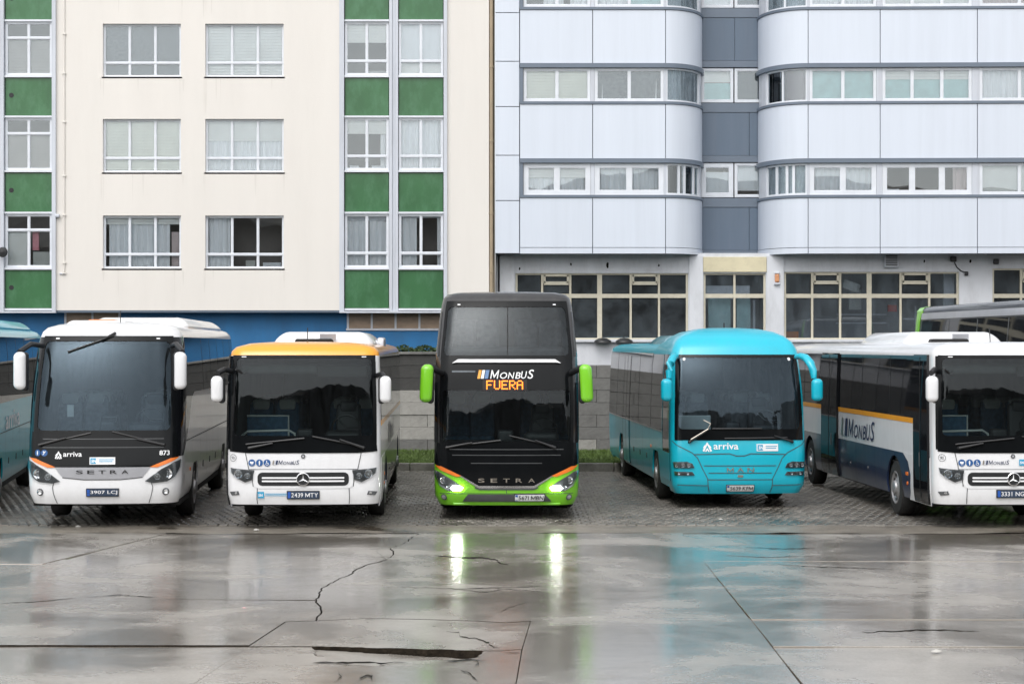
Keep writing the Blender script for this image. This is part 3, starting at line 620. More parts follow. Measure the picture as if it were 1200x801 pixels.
# cream conduit beside the left strip, lamp bracket
m = MB(); m.tube([(bx(75.5), YB - .022, bz(-30)), (bx(75.5), YB - .022, bz(318))], .024, 8)
for y in (40, 86, 143, 206, 252, 308, 320): m.box(bx(75.5) - .05, bx(75.5) + .05, YB - .06, YB - .002, bz(y) - .02, bz(y) + .02)
m.build('conduit', 'cream', cb)
m = MB(); m.tube([(bx(70), YB - .03, bz(320.5)), (bx(76), YB - .03, bz(320.5))], .02, 6); m.rbox((bx(68), YB - .06, bz(253)), (.13, .12, .1), .03, 2); m.build('junction_box', 'alu2', cb)
m = MB(); m.lathe([(0, 0), (.13, .02), (.15, .07), (.08, .13), (.03, .25)], (bx(6), YB - .34, bz(296)), 'y', 16); m.tube([(bx(6), YB - .2, bz(296)), (bx(3), YB - .09, bz(297))], .02, 6)
tag(m.build('wall_lamp', 'black', smooth=True), 'round dark lamp on the white post of the left green strip', 'lamp')
# blue base windows: boarded brown panes
def base_window(p0, p1, c, e, n):
    u0, u1, z0, z1 = bx(p0), bx(p1), bz(e), bz(c); F = flat(YB + .5); m = MB()
    fbox(m, F, u0 - .05, u1 + .05, z0 - .06, z0, -.02, .05); fbox(m, F, u0 - .05, u1 + .05, z1, z1 + .05, -.02, .03)
    for k in range(n + 1): u = u0 + (u1 - u0) * k / n; fbox(m, F, u - .03, u + .03, z0, z1, -.02, .03)
    w = m.build('window', 'alu2', cb)
    for k in range(n):
        a, b = u0 + (u1 - u0) * k / n + .03, u0 + (u1 - u0) * (k + 1) / n - .03; mm = MB(); fbox(mm, F, a, b, z0, z1, 0, .012); mm.build('pane', 'brownpane', w)
base_window(406, 575, 367, 384.5, 6); base_window(72, 136, 366, 380, 2)
# downpipe in the gap between the two buildings
m = MB(); m.tube([(bx(575.7), YB + .05, 2.6), (bx(575.7), YB + .05, ZT)], .055, 10)
for y in (78, 165, 250, 318): m.tube([(bx(575.7), YB + .05, bz(y) - .03), (bx(575.7), YB + .05, bz(y) + .03)], .07, 10)
tag(m.build('downpipe', 'brownpipe', smooth=True), 'tall tan downpipe in the narrow gap between the cream and grey buildings', 'pipe')
m = MB(); m.box(bx(573.2), bx(579.4), YB + .6, YB + .7, 2.4, ZT); m.build('gap_infill', 'brownpipe', cb)

# ---- grey office-style block with curved bays
gb = empty('grey_panelled_block', (0, 0, 0), label='pale lilac panelled block with curved corner bays and cream framed ground floor windows', cat='building')
UC, AX, AY = bx(780), 1.22, 1.75; LC = 2.35
def ell(t, sx, x0, d):
    th = t * math.pi / 2; X, Y = x0 + sx * AX * math.sin(th), YB + AY * (1 - math.cos(th))
    n = Vector((sx * math.sin(th) / AX, -math.cos(th) / AY)).normalized(); return (X + n.x * d, Y + n.y * d)
def FL(u, d):
    if u <= UC: return (u, YB - d)
    return ell((u - UC) / LC, 1, UC, d)
UR = bx(947); SL = .028
def FR(u, d):
    if u >= UR: return (u, YB - SL * (u - UR) - d)
    return ell((UR - u) / LC, -1, UR, d)
YR = YB + 1.78; FM = flat(YR); KR = YR / FPX
def rx(px): return (px - 600) * KR
def rzz(py): return H - (py - HOR) * KR
bands = [(186, 231.5), (74.5, 122), (-36.5, 11.5)]        # y of band tops and bottoms
pan = [(231.5, 297), (122, 186), (11.5, 74.5), (-90, -36.5)]
ZG = 17
def strip_panels(F, cuts, ranges, du, edge_u=None):
    for c, e in ranges:
        z0, z1 = bz(e), bz(c); lip = e == 297
        for a, b in zip(cuts, cuts[1:]):
            m = MB(); g = .012; zz0 = z0 + (.17 if lip else 0)
            fbox(m, F, a + g, b - g, zz0 + g, z1 - g, -.06, 0, 0, du); m.build('panel', 'lilac', gb, smooth=True, ang=20)
            if lip: m = MB(); fbox(m, F, a + g, b - g, z0, zz0 - .006, -.06, .012, 0, du); m.build('drip_panel', 'lilac', gb, smooth=True, ang=20)
        m = MB(); fbox(m, F, cuts[0], cuts[-1], z0 + .02, z1 - .02, -.95, -.075, 0, du); m.build('floor_edge', 'slate_trim', gb)
cutsL = [bx(609), bx(694.5), UC, UC + LC]; cutsR = [UR - LC, UR, bx(1031), bx(1144), bx(1258), bx(1372)]
strip_panels(FL, cutsL, pan, .14); strip_panels(FR, cutsR, pan, .14)
# narrow side column of square panels on the left edge
ys = [-96, -36, 15, 72, 125, 182, 235, 297]
for c, e in zip(ys, ys[1:]):
    m = MB(); fbox(m, FL, bx(580) + .01, bx(608.4), bz(e) + .012, bz(c) - .012, -.06, 0); m.build('panel', 'lilac', gb)
m = MB(); fbox(m, FL, bx(580) + .02, bx(608.6), bz(297) + .02, ZG, -1.2, -.07); m.build('floor_edge', 'slate_trim', gb)
for F, u0, u1 in ((FL, bx(609), UC + LC), (FR, UR - LC, bx(1372))):
    for c, e in bands:
        m = MB(); fbox(m, F, u0, u1, bz(c) - .12, bz(c) + .005, -.1, .05, 0, .12); m.build('band_trim', 'slate_trim', gb, smooth=True, ang=20)
        m = MB(); fbox(m, F, u0, u1, bz(e), bz(e) + .075, -.1, .03, 0, .12); m.build('band_trim', 'slate_trim', gb, smooth=True, ang=20)
    for c, e in bands:
        m = MB(); a_, b_ = (UC + LC * .722, UC + LC) if F is FL else (UR - LC, UR - LC * .722); fbox(m, F, a_, b_, bz(e) + .076, bz(c) - .121, -.2, -.03, 0, .1); m.build('window_pillar', 'alu2', gb)
    m = MB(); n = 24; vs = []
    for i in range(n + 1):
        u = u0 + (u1 - u0) * i / n; p = F(min(max(u, UR - LC * .8), UC + LC * .8 if F is FL else 99), -.9); vs += [(*p, bz(297)), (*p, ZG)]
    m.add(vs, [(2 * i, 2 * i + 2, 2 * i + 3, 2 * i + 1) for i in range(n)]); m.build('inner_wall', 'room', gb, fix=False)
for c, e in bands:
    m = MB(); fbox(m, FL, bx(608.6), bx(613), bz(e) + .075, bz(c) - .12, -.1, .02); m.build('band_end_trim', 'slate_trim', gb)
    for F, p0, p1 in ((FL, 692.2, 696.8), (FL, 778.2, 781), (FR, 945.5, 948.8), (FR, 1027.2, 1033.8), (FR, 1138.2, 1146.8), (FR, 1240.2, 1261.8)):
        m = MB(); fbox(m, F, bx(p0), bx(p1), bz(e) + .076, bz(c) - .121, -.13, -.035); m.build('window_pillar', 'alu2', gb)
def bwin(F, a, b, row, cols, dress, fr=.07, du=99, mu=.07, pane='pane'):
    c, e = bands[row]; window(gb, F, a, b, bz(e) + .08, bz(c) - .125, cols, (), d=-.05, fr=fr, mu=mu, dress=dress, du=du, depth=.8, sashes=du > 1, pane=pane)
Z, cur, bl_ = ('blind', 0, 1), 'curtain', 'blind_cr'
# row 0 (lowest), 1, 2 ; left bay windows
LB = [(bx(613.5), bx(692)), (bx(697), bx(778))]
dl = {(0, 0): [('shutter', 0, 1, .55, 1, 'blind'), (Cu, 0, 1, 0, .6, cur)], (1, 0): [(Cu, 0, .95, 0, 1, cur)], (0, 1): [(B, 0, 1, 0, 1, 'blind_cr')], (1, 1): [(Cu, .02, .16, 0, 1, cur), (Cu, .88, .98, 0, 1, cur), (Sh, 0, 1, 0, 1, 'seatgrey')], (0, 2): [(Cu, .3, .6, 0, 1, cur), (Cu, .7, 1, 0, 1, cur)], (1, 2): [(Cu, 0, .5, 0, 1, cur), (Sh, .5, 1, 0, 1, 'teal_box')]}
for row in range(3):
    for i, (a, b) in enumerate(LB): bwin(FL, a, b, row, (.5,), dl[(i, row)], fr=.13 if row == 0 else .07, mu=.14 if row == 0 else .06)
    if row == 0: bwin(FL, UC + .03, UC + LC * .72, 0, (.3, .45, .75), [(Sh, .55, 1, 0, 1, 'blind')], fr=.06, mu=.1, du=.1)
    else: bwin(FL, UC + .03, UC + LC * .72, row, (), [(Sh, 0, .6, 0, 1, 'curtain'), (Sh, .62, 1, 0, 1, 'curtain_pk')], fr=.05, du=.1, pane='pane_paled')
dr = {(0, 0): (half, [(Cu, 0, 1, 0, 1, cur)]), (0, 1): (third, [(Cu, .8, .97, 0, 1, 'curtain_pk'), ('item', .02, .2, 0, .2, 'alu')]), (0, 2): (half, [(Sh, 0, 1, 0, 1, 'blind')]), (0, 3): (half, [(Cu, 0, 1, 0, 1, cur)]),
      (1, 0): (half, [(Sh, 0, 1, 0, 1, 'teal_box')]), (1, 1): (third, [(B, 0, 1, .66, 1, 'blind'), (Sh, 0, 1, 0, .66, 'teal_box')]), (1, 2): (half, [(Cu, 0, 1, 0, 1, cur)]), (1, 3): (half, [(B, 0, 1, 0, 1, 'blind')]),
      (2, 0): (half, [(Cu, 0, 1, 0, 1, cur)]), (2, 1): (third, [(Sh, 0, 1, 0, 1, 'blind')]), (2, 2): (half, [(Cu, 0, 1, 0, 1, 'curtain_pk')]), (2, 3): (half, [(B, 0, 1, 0, 1, 'blind')])}
RB = [(bx(949), bx(1027)), (bx(1034), bx(1138)), (bx(1147), bx(1240)), (bx(1262), bx(1360))]
for row in range(3):
    for i, (a, b) in enumerate(RB): c_, d_ = dr[(row, i)]; bwin(FR, a, b, row, c_, d_, fr=.12 if row == 0 and i < 2 else .07, mu=.14 if row == 0 and i < 2 else .06)
    if row == 0: bwin(FR, UR - LC * .72, UR - .03, 0, (.3, .55, .7), [(Sh, 0, 1, 0, 1, 'blind')], fr=.06, mu=.1, du=.1, pane='pane_paled')
    elif row == 1: bwin(FR, UR - LC * .72, UR - .03, 1, (.45,), [(Sh, .46, 1, 0, 1, 'curtain_dk'), (Sh, 0, .45, 0, 1, 'curtain_pk')], fr=.05, du=.1)
    else: bwin(FR, UR - LC * .72, UR - .03, 2, (.5,), [(Sh, 0, 1, 0, 1, 'curtain')], fr=.05, du=.1, pane='pane_paled')
# recess between the bays: dark slate panels and small windows
mr = [(232, 301), (121, 190), (10, 79), (-90, -32)]; xa, xb = rx(815), rx(905)
for c, e in mr:
    m = MB(); zt, zbt = rzz(c), rzz(e)
    fbox(m, FM, xa, xb, zt - .27, zt, -.3, .02); m.build('recess_trim', 'slate_trim', gb)
    for a, b in ((xa, rx(878 if c > 100 else 861)), (rx(878 if c > 100 else 861), xb)):
        m = MB(); fbox(m, FM, a + .006, b - .006, zbt + .2, zt - .28, -.3, 0); m.build('recess_panel', 'slate', gb)
    m = MB(); fbox(m, FM, xa, xb, zbt, zbt + .19, -.3, .02); m.build('recess_trim', 'slate_trim', gb)
dm = {(0, 0): [(Sh, .1, 1, 0, .75, 'curtain')], (0, 1): [(Sh, 0, 1, .2, 1, 'curtain')], (1, 0): [(Sh, 0, 1, .6, 1, 'blind'), (Sh, 0, 1, 0, .58, 'teal_box')], (1, 1): [(Sh, 0, 1, 0, 1, 'seatgrey')], (2, 0): [(Sh, 0, 1, 0, 1, 'curtain')], (2, 1): [(Sh, 0, 1, 0, 1, 'slate')]}
for row, (c, e) in enumerate([(191, 231), (80, 120), (-31, 9)]):
    for i, (a, b) in enumerate(((822, 859.5), (861, 898))):
        window(gb, FM, rx(a), rx(b), rzz(e), rzz(c), (), (), d=-.03, fr=.12 if i == 0 and row == 0 else .07, dress=dm[(row, i)], depth=.8)
# ground floor: white base wall set back under the bays, cream framed windows
YG = YB + .75; KG = YG / FPX; FG = flat(YG)
def gx_(px): return (px - 600) * KG
def gz_(py): return H - (py - HOR) * KG
gw = [(604, 806.5, (.155, .318, .488, .668, .832), (1, 4)), (824.5, 897.5, (.5,), ()), (919, 1124, (.162, .322, .488, .668, .832), (1, 4)), (1163, 1290, (.27, .5, .75), (1,))]
top = {0: 320, 1: 320, 2: 318.5, 3: 314.5}
m = MB(); holed_wall(m, FG, gx_(581), gx_(1372), 2.3, bz(295), [(gx_(a), gx_(b), gz_(397.5), gz_(top[i])) for i, (a, b, _, _) in enumerate(gw)], rev=.2)
m.box(gx_(1372) - .02, gx_(1372), YG, YG + .3, 2.3, bz(295)); m.build('base_wall', 'whitewall', gb, fix=False)
for a, b in ((582.5, 603), (807.5, 823.5), (898.5, 918)): m = MB(); fbox(m, FG, gx_(a), gx_(b), 2.4, gz_(300), 0, .06); m.build('base_pier', 'whitewall', gb)
m = MB(); fbox(m, FG, gx_(824), gx_(898), gz_(318.5), gz_(301), 0, .05); m.build('cream_fascia', 'creamband', gb)
m = MB(); fbox(m, FG, gx_(604), gx_(1372), gz_(400.5), gz_(397.6), -.2, .12); m.build('window_ledge', 'whitewall', gb)
for F, u0, u1 in ((FL, bx(580.5), UC + LC), (FR, UR - LC, bx(1372))):
    m = MB(); fbox(m, F, u0, u1, bz(296.6), bz(294.5), -.8, -.02, 0, .1); m.build('bay_soffit', 'slate_trim', gb)
m = MB(); m.box(rx(815), rx(905), YG + .005, YR + .3, bz(295) - .12, bz(295) - .01); m.build('recess_ledge', 'slate_trim', gb)
for i, (a, b, cols, hop) in enumerate(gw):
    u0, u1, z0, z1 = gx_(a), gx_(b), gz_(397.5), gz_(top[i]); zt = gz_(346.5); F = FG; d = -.06; m = MB(); U = [u0 + (u1 - u0) * c for c in [0] + list(cols) + [1]]
    fr = .045
    for q in ((u0, u1, z1 - fr, z1), (u0, u1, z0, z0 + fr), (u0, u1, zt - .06, zt + .06)): fbox(m, F, *q, d - .07, d)
    for k, u in enumerate(U):
        w = .14 if (len(U) == 7 and k == 3) else .062; uu = min(max(u, u0 + w / 2), u1 - w / 2); fbox(m, F, uu - w / 2, uu + w / 2, z0 + fr, z1 - fr, d - .08, d - .004)
    wv = m.build('window', 'creamframe', gb)
    for k in range(len(U) - 1):
        a_, b_ = U[k] + .05, U[k + 1] - .05
        mm = MB(); fbox(mm, F, a_, b_, z0 + fr, zt - .075, d - .045, d - .035); mm.build('pane', 'pane_dark' if i in (0, 3) else 'pane_grey', wv)
        if k in hop:
            zm = zt + (z1 - zt) * .56; mm = MB()
            for q in ((a_, b_, zm - .05, zm + .05), (a_, b_, z1 - fr - .05, z1 - fr), (a_ - .015, a_ + .05, zm, z1 - fr), (b_ - .05, b_ + .015, zm, z1 - fr)): fbox(mm, F, *q, d - .05, d + .02)
            mm.build('hopper_frame', 'creamframe', wv)
            mm = MB(); fbox(mm, F, a_, b_, zm + .05, z1 - fr, d - .04, d - .03); mm.build('pane', 'pane_dark', wv)
            mm = MB(); fbox(mm, F, a_, b_, zt + .075, zm - .05, d - .045, d - .035); mm.build('pane', 'pane_dark', wv)
        else:
            mm = MB(); fbox(mm, F, a_, b_, zt + .075, z1 - fr, d - .045, d - .035); mm.build('pane', 'pane_dark' if i in (0, 3) else 'pane_grey', wv)
    mm = MB(); q = [F(u0 - .1, d - .25), F(u1 + .1, d - .25), F(u1 + .1, d - 2.2), F(u0 - .1, d - 2.2)]; vs = [(p[0], p[1], z) for z in (z0 - .6, z1 + .1) for p in q]
    mm.add(vs, [(0, 1, 2, 3), (4, 7, 6, 5), (1, 5, 6, 2), (2, 6, 7, 3), (3, 7, 4, 0)]); mm.build('room', 'room_light' if i in (1, 2) else 'room_dark', wv, fix=False)
    items = {1: [('teal_box', .1, .46, .0, .62, .12), ('teal_box', .56, .78, 0, .62, .12), ('alu', .0, .78, .62, .82, .25), ('alu', .84, .88, .1, .6, .4)],
             2: [('headrest', .4, .47, .45, .75, .5), ('redbox', .63, .68, .42, .52, .6), ('orangebox', .02, .1, .02, .12, .3), ('alu2', .33, .62, .37, .385, .6), ('alu2', .33, .62, .24, .255, .6), ('alu2', .72, .86, .3, .32, .6), ('alu', .94, 1, .4, 1, .3), ('headrest', .21, .3, .68, .74, .35), ('alu2', .78, .785, .1, .5, .4)],
             3: [('brownpane', 0, .48, .62, 1, .3), ('curtain', .02, .9, .3, .55, .4)], 0: [('alu2', .2, .24, .0, .4, 1.2)]}[i]
    for mt, a0, a1, c0, c1, dd in items:
        mm = MB(); fbox(mm, F, u0 + (u1 - u0) * a0, u0 + (u1 - u0) * a1, z0 + (z1 - z0) * c0, z0 + (z1 - z0) * c1, d - .25 - dd - .12, d - .25 - dd); mm.build('shelf_item', mt, wv)
    if i == 2:
        mm = MB(); mm.rbox((u0 + (u1 - u0) * .4, YG + .5, z1 - .4), (.5, .03, .26), .01, 1, rot=Matrix.Rotation(R(20), 3, 'Y')); mm.build('hanging_card', 'headrest', wv)
m = MB(); m.box(gx_(581), gx_(1372), YG + 2.4, YG + 8, -.3, ZG - .2); m.build('inner_core', 'room_dark', gb)
m = MB(); m.box(bx(580), bx(1372), YB + 1.25, YB + 9, ZG - .1, ZG); m.build('roof', 'slate', gb)
# fittings on the white base wall: each its own thing
m = MB(); m.rbox((gx_(1043.5), YG - .09, gz_(305)), (.42, .16, .42), .02, 2); o = m.build('vent_box', 'alu2'); tag(o, 'square grey vent box under the lilac panels above the right window row', 'vent')
m = MB()
for k in range(6): m.box(gx_(1043.5) - .17, gx_(1043.5) + .17, YG - .185, YG - .171, gz_(305) - .16 + k * .055, gz_(305) - .13 + k * .055)
o2 = m.build('louvre', 'black', o)
m = MB(); m.rbox((gx_(1116.5), YG - .07, gz_(303.5)), (.17, .13, .15), .02, 2); o = tag(m.build('floodlight', 'black'), 'small black floodlight on the base wall with a cable hanging below it', 'floodlight')
m = MB(); m.tube([(gx_(1118), YG - .03, gz_(307)), (gx_(1121), YG - .03, gz_(313)), (gx_(1126), YG - .03, gz_(317.5)), (gx_(1132), YG - .03, gz_(319.5))], .016, 6); m.rbox((gx_(1132), YG - .05, gz_(320.5)), (.11, .08, .12), .02, 2); m.build('cable', 'black', o)
m = MB(); m.rbox((gx_(1166.5), YG - .07, gz_(306.5)), (.15, .12, .15), .02, 2); tag(m.build('floodlight', 'black'), 'small black floodlight above the rightmost brown ground floor window', 'floodlight')
o = empty('wall_lantern', (gx_(910), YG - .07, gz_(326)), label='amber glass lantern on the white pier beside the recess window', cat='lantern')
m = MB(); m.rbox((0, -.04, 0), (.13, .1, .24), .03, 2); m.build('glass', 'lampshade', o); m = MB(); m.rbox((0, 0, -.16), (.17, .14, .07), .02, 2); m.rbox((0, 0, .15), (.15, .13, .04), .015, 2); m.build('bracket', 'alu2', o)
for px, lab in ((706, 'dark dome spotlight on the white ledge, the one nearer the tall black and green coach'), (731, 'dark dome spotlight on the white ledge, the one nearer the aqua bus')):
    o = empty('dome_spotlight', (gx_(px), YG - .2, gz_(399)), label=lab, cat='spotlight', group='spotlights on the white ledge')
    m = MB(); m.lathe([(0, .08), (.12, .07), (.24, .0), (.26, -.05), (.22, -.07), (0, -.06)], (0, 0, 0), 'z', 18); m.build('shade', 'black', o, smooth=True)
    m = MB(); m.tube([(0, 0, .05), (0, .1, .1), (0, .2, .1)], .02, 6); m.build('bracket', 'black', o)
# dark service pipe at the left end of the base wall
m = MB(); m.tube([(gx_(584.5), YG - .03, 2.5), (gx_(584.5), YG - .03, gz_(299))], .045, 8); m.tube([(gx_(585), YG - .03, gz_(330)), (gx_(590), YG - .03, gz_(332))], .02, 6)
tag(m.build('service_pipe', 'black', smooth=True), 'dark service pipe at the left end of the white base wall', 'pipe')
# wall stains with a shape of their own: spalled patches
m = MB()
for px, py, s in ((712, 311, .055), (1083, 306, .03), (1137, 306, .045), (609, 315, .03), (669, 310, .035), (772, 311, .03)):
    n = 7; m.add([(gx_(px) + s * random.uniform(.5, 1.1) * math.cos(2 * math.pi * k / n), YG - .004, gz_(py) + s * random.uniform(.7, 1.9) * math.sin(2 * math.pi * k / n)) for k in range(n)], [tuple(range(n))[::-1]])
m.build('spalled_patch', 'soil', gb, fix=False)
# ------------------------------------------------------------------ coaches
class Bus:
    """body surface: plan outline (bowed front, round corners) stacked over a side profile; patches follow it"""
    def __init__(s, W, L, prof, bow, Rc, roof, Rr=.25, Ryc=None):
        s.Wh = W / 2; s.L = L; s.prof = prof; s.bow = bow; s.roof = roof
        x0 = s.Wh - Rc; Ry = Ryc or Rc; pts = []
        for t in np.linspace(0, 1, 24): x = x0 * t; pts.append((x, bow * (x / s.Wh) ** 2))
        yb = pts[-1][1]
        for t in np.linspace(0, 1, 16)[1:]: a = t * math.pi / 2; pts.append((x0 + Rc * math.sin(a), yb + Ry * (1 - math.cos(a))))
        pts.append((s.Wh, L - Rr))
        for t in np.linspace(0, 1, 6)[1:]: a = t * math.pi / 2; pts.append((s.Wh - Rr * (1 - math.cos(a)), L - Rr + Rr * math.sin(a)))
        pts.append((0, L)); p = np.array(pts); s.px, s.py = p[:, 0], p[:, 1]
        s.S = np.concatenate([[0], np.cumsum(np.hypot(np.diff(s.px), np.diff(s.py)))])
        s.sx0 = float(s.S[23]); s.sc = float(s.S[38]); s.yc = yb + Ry; s.Smax = float(s.S[-1]); s.sr = float(s.S[39])
        P = np.array(prof, float); s.pz = P[:, 0]; zz = np.linspace(P[0, 0], P[-1, 0], 80)
        s.fw = (zz, s._smooth(P[:, 0], P[:, 1], zz)); s.fy = (zz, s._smooth(P[:, 0], P[:, 2], zz))
    @staticmethod
    def _smooth(x, y, q):
        h = np.diff(x); d = np.diff(y) / h; m = np.zeros(len(x)); m[0], m[-1] = d[0], d[-1]
        for i in range(1, len(x) - 1): m[i] = 0 if d[i - 1] * d[i] <= 0 else 2 * d[i - 1] * d[i] / (d[i - 1] + d[i])
        i = np.clip(np.searchsorted(x, q) - 1, 0, len(x) - 2); t = (q - x[i]) / h[i]
        return (2 * t**3 - 3 * t**2 + 1) * y[i] + (t**3 - 2 * t**2 + t) * h[i] * m[i] + (-2 * t**3 + 3 * t**2) * y[i + 1] + (t**3 - t**2) * h[i] * m[i + 1]
    def sf(s, y): return s.sc + (y - s.yc)               # outline length of a point on the flank at y
    def plan(s, a):
        q = abs(a); x = float(np.interp(q, s.S, s.px)); y = float(np.interp(q, s.S, s.py)); e = .01
        x2 = float(np.interp(q + e, s.S, s.px)); y2 = float(np.interp(q + e, s.S, s.py)); x1 = float(np.interp(max(0, q - e), s.S, s.px)); y1 = float(np.interp(max(0, q - e), s.S, s.py))
        tx, ty = x2 - x1, y2 - y1; l = math.hypot(tx, ty) or 1; nx, ny = ty / l, -tx / l
        if q < e: nx, ny = 0, -1
        return (x, y, nx, ny) if a >= 0 else (-x, y, -nx, ny)
    def P(s, a, z, off=0, w=None, yf=None, yr=0):
        x, y, nx, ny = s.plan(a)
        w = float(np.interp(z, *s.fw)) if w is None else w; yf = float(np.interp(z, *s.fy)) if yf is None else yf
        fd = max(0, 1 - max(0, y - .3) / 2.2); rr = yr * max(0, 1 - max(0, s.L - y) / 2)
        return (x * w / s.Wh + nx * off, y + yf * fd - rr + ny * off, z)
    def svals(s, extra=()):
        v = list(np.linspace(0, s.sx0, 9)) + list(np.linspace(s.sx0, s.sc, 9)[1:]) + list(np.arange(s.sc + .6, s.sr - .3, 1.2)) + [s.sr] + list(s.S[40:])
        v = sorted({round(q, 4) for q in v + list(extra)}); return [-q for q in v[:0:-1]] + v
    def hull(s, parent, mats, zcuts, hole=None, matfn=None, name='body', flanks=None):
        """hole = list of (s half width, z0, z1) windscreen openings"""
        hole = hole or []; zs = sorted({round(float(q), 4) for q in list(np.arange(s.pz[0], s.pz[-1], .16)) + list(zcuts) + [s.pz[-1]] + [q for h in hole for q in h[1:]]})
        sv = s.svals([h[0] for h in hole] + list(flanks[:2] if flanks else [])); n = len(sv); m = MB(); rows = []
        for z in zs: rows.append([s.P(a, z) for a in sv])
        wl, yl = s.fw[1][-1], s.fy[1][-1]
        for z, w, dy in s.roof: rows.append([s.P(a, z, w=w, yf=yl + dy, yr=dy) for a in sv])
        m.v = [p for r in rows for p in r]; zz = zs + [r[0] for r in s.roof]
        for j in range(len(rows) - 1):
            for i in range(n - 1):
                a = (sv[i] + sv[i + 1]) / 2; z = (zz[j] + zz[j + 1]) / 2
                if any(abs(a) < h[0] and h[1] < z < h[2] for h in hole): continue
                if flanks and j < len(zs) - 1 and flanks[0] < abs(a) < flanks[1] and z < flanks[2]: continue
                m.f.append((j * n + i, j * n + i + 1, (j + 1) * n + i + 1, (j + 1) * n + i)); m.m.append(matfn(a, z) if matfn else 0)
        return m.build(name, mats, parent, smooth=True, ang=40, fix=False)
    def patch(s, parent, name, poly, mt, off=.006, back=-.004, mirror=False, holes=None, smooth=True, gz=.12):
        """flat outline in (s, z) cut to a grid, laid on the body, with an edge of its own"""
        if mirror: poly = mirror2(poly)
        bm = bmesh.new(); f = bm.faces.new([bm.verts.new((p[0], p[1], 0)) for p in poly])
        s0, s1 = min(p[0] for p in poly), max(p[0] for p in poly); z0, z1 = min(p[1] for p in poly), max(p[1] for p in poly)
        for a in s.svals():
            if s0 + .004 < a < s1 - .004: bmesh.ops.bisect_plane(bm, geom=bm.verts[:] + bm.edges[:] + bm.faces[:], plane_co=(a, 0, 0), plane_no=(1, 0, 0))
        for z in np.arange(math.ceil(z0 / gz) * gz, z1, gz):
            if z0 + .004 < z < z1 - .004: bmesh.ops.bisect_plane(bm, geom=bm.verts[:] + bm.edges[:] + bm.faces[:], plane_co=(0, z, 0), plane_no=(0, 1, 0))
        bmesh.ops.triangulate(bm, faces=[q for q in bm.faces if len(q.verts) > 4])
        be = [e for e in bm.edges if e.is_boundary]
        if back is not None:
            r = bmesh.ops.extrude_edge_only(bm, edges=be)
            for v in r['geom']:
                if isinstance(v, bmesh.types.BMVert): v.co.z = 1
        for v in bm.verts: v.co = Vector(s.P(v.co.x, v.co.y, off if v.co.z < .5 else back))
        me = bpy.data.meshes.new(name); bm.to_mesh(me); bm.free()
        bm = bmesh.new(); bm.from_mesh(me); bmesh.ops.recalc_face_normals(bm, faces=bm.faces[:]); bm.to_mesh(me); bm.free()
        return link(name, me, mt, parent, smooth, 30)
    def decal(s, parent, name, v2, f, mt, off=.012, mi=None, th=.005):
        """flat print or letters, laid on the body, slightly raised"""
        n = len(v2); v = [s.P(a, z, off) for a, z in v2]
        m = MB(); m.add(v, f)
        if mi: m.m = mi
        return m.build(name, mt, parent, fix=False)
    def text(s, parent, t, a0, a1, z0, z1, mt, bold=.02, shear=0, off=.012, name='lettering'):
        v, f = fit_text(t, a0, a1, z0, z1, bold, shear); return s.decal(parent, name, v, [q[::1] for q in f], mt, off)
    def line(s, parent, pts, w, mt='seam', name='panel_seam', off=.007):
        """thin joint line on the surface"""
        q = []
        for (a, b), (c, d) in zip(pts, pts[1:]):
            n = max(1, int(math.hypot(c - a, d - b) / .08)); q += [(a + (c - a) * k / n, b + (d - b) * k / n) for k in range(n)]
        q.append(pts[-1]); v = []
        for i in range(len(q)):
            a, b = q[max(i - 1, 0)], q[min(i + 1, len(q) - 1)]; l = math.hypot(b[0] - a[0], b[1] - a[1]) or 1; nx, nz = -(b[1] - a[1]) / l, (b[0] - a[0]) / l
            v += [(q[i][0] + nx * w / 2, q[i][1] + nz * w / 2), (q[i][0] - nx * w / 2, q[i][1] - nz * w / 2)]
        return s.decal(parent, name, v, [(2 * i, 2 * i + 1, 2 * i + 3, 2 * i + 2) for i in range(len(q) - 1)], mt, off)

def wheel(parent, x, y, r=.5, side=1):
    w = empty('wheel', (x, y, r), parent=parent)
    m = MB(); m.lathe([(r * .60, .15), (r * .72, .15), (r * .93, .14), (r, .09), (r, -.09), (r * .93, -.14), (r * .6, -.15)], (0, 0, 0), 'x', 32, 0, side)
    m.build('tyre', 'rubber', w, smooth=True, ang=40)
    m = MB(); m.lathe([(r * .62, .14), (r * .56, .155), (r * .5, .12), (r * .42, .10), (r * .26, .15), (r * .24, .18), (r * .16, .2), (0, .2)], (0, 0, 0), 'x', 32, 0, side)
    rim = m.build('rim', 'steelrim', w, smooth=True, ang=30)
    m = MB()
    for k in range(10):
        q = 2 * math.pi * k / 10; c, d = math.cos(q) * r * .46, math.sin(q) * r * .46
        m.tube([(side * .119, c, d), (side * .127, c, d)], r * .055, 8)
    m.build('rim_hole', 'black', w)
    return w
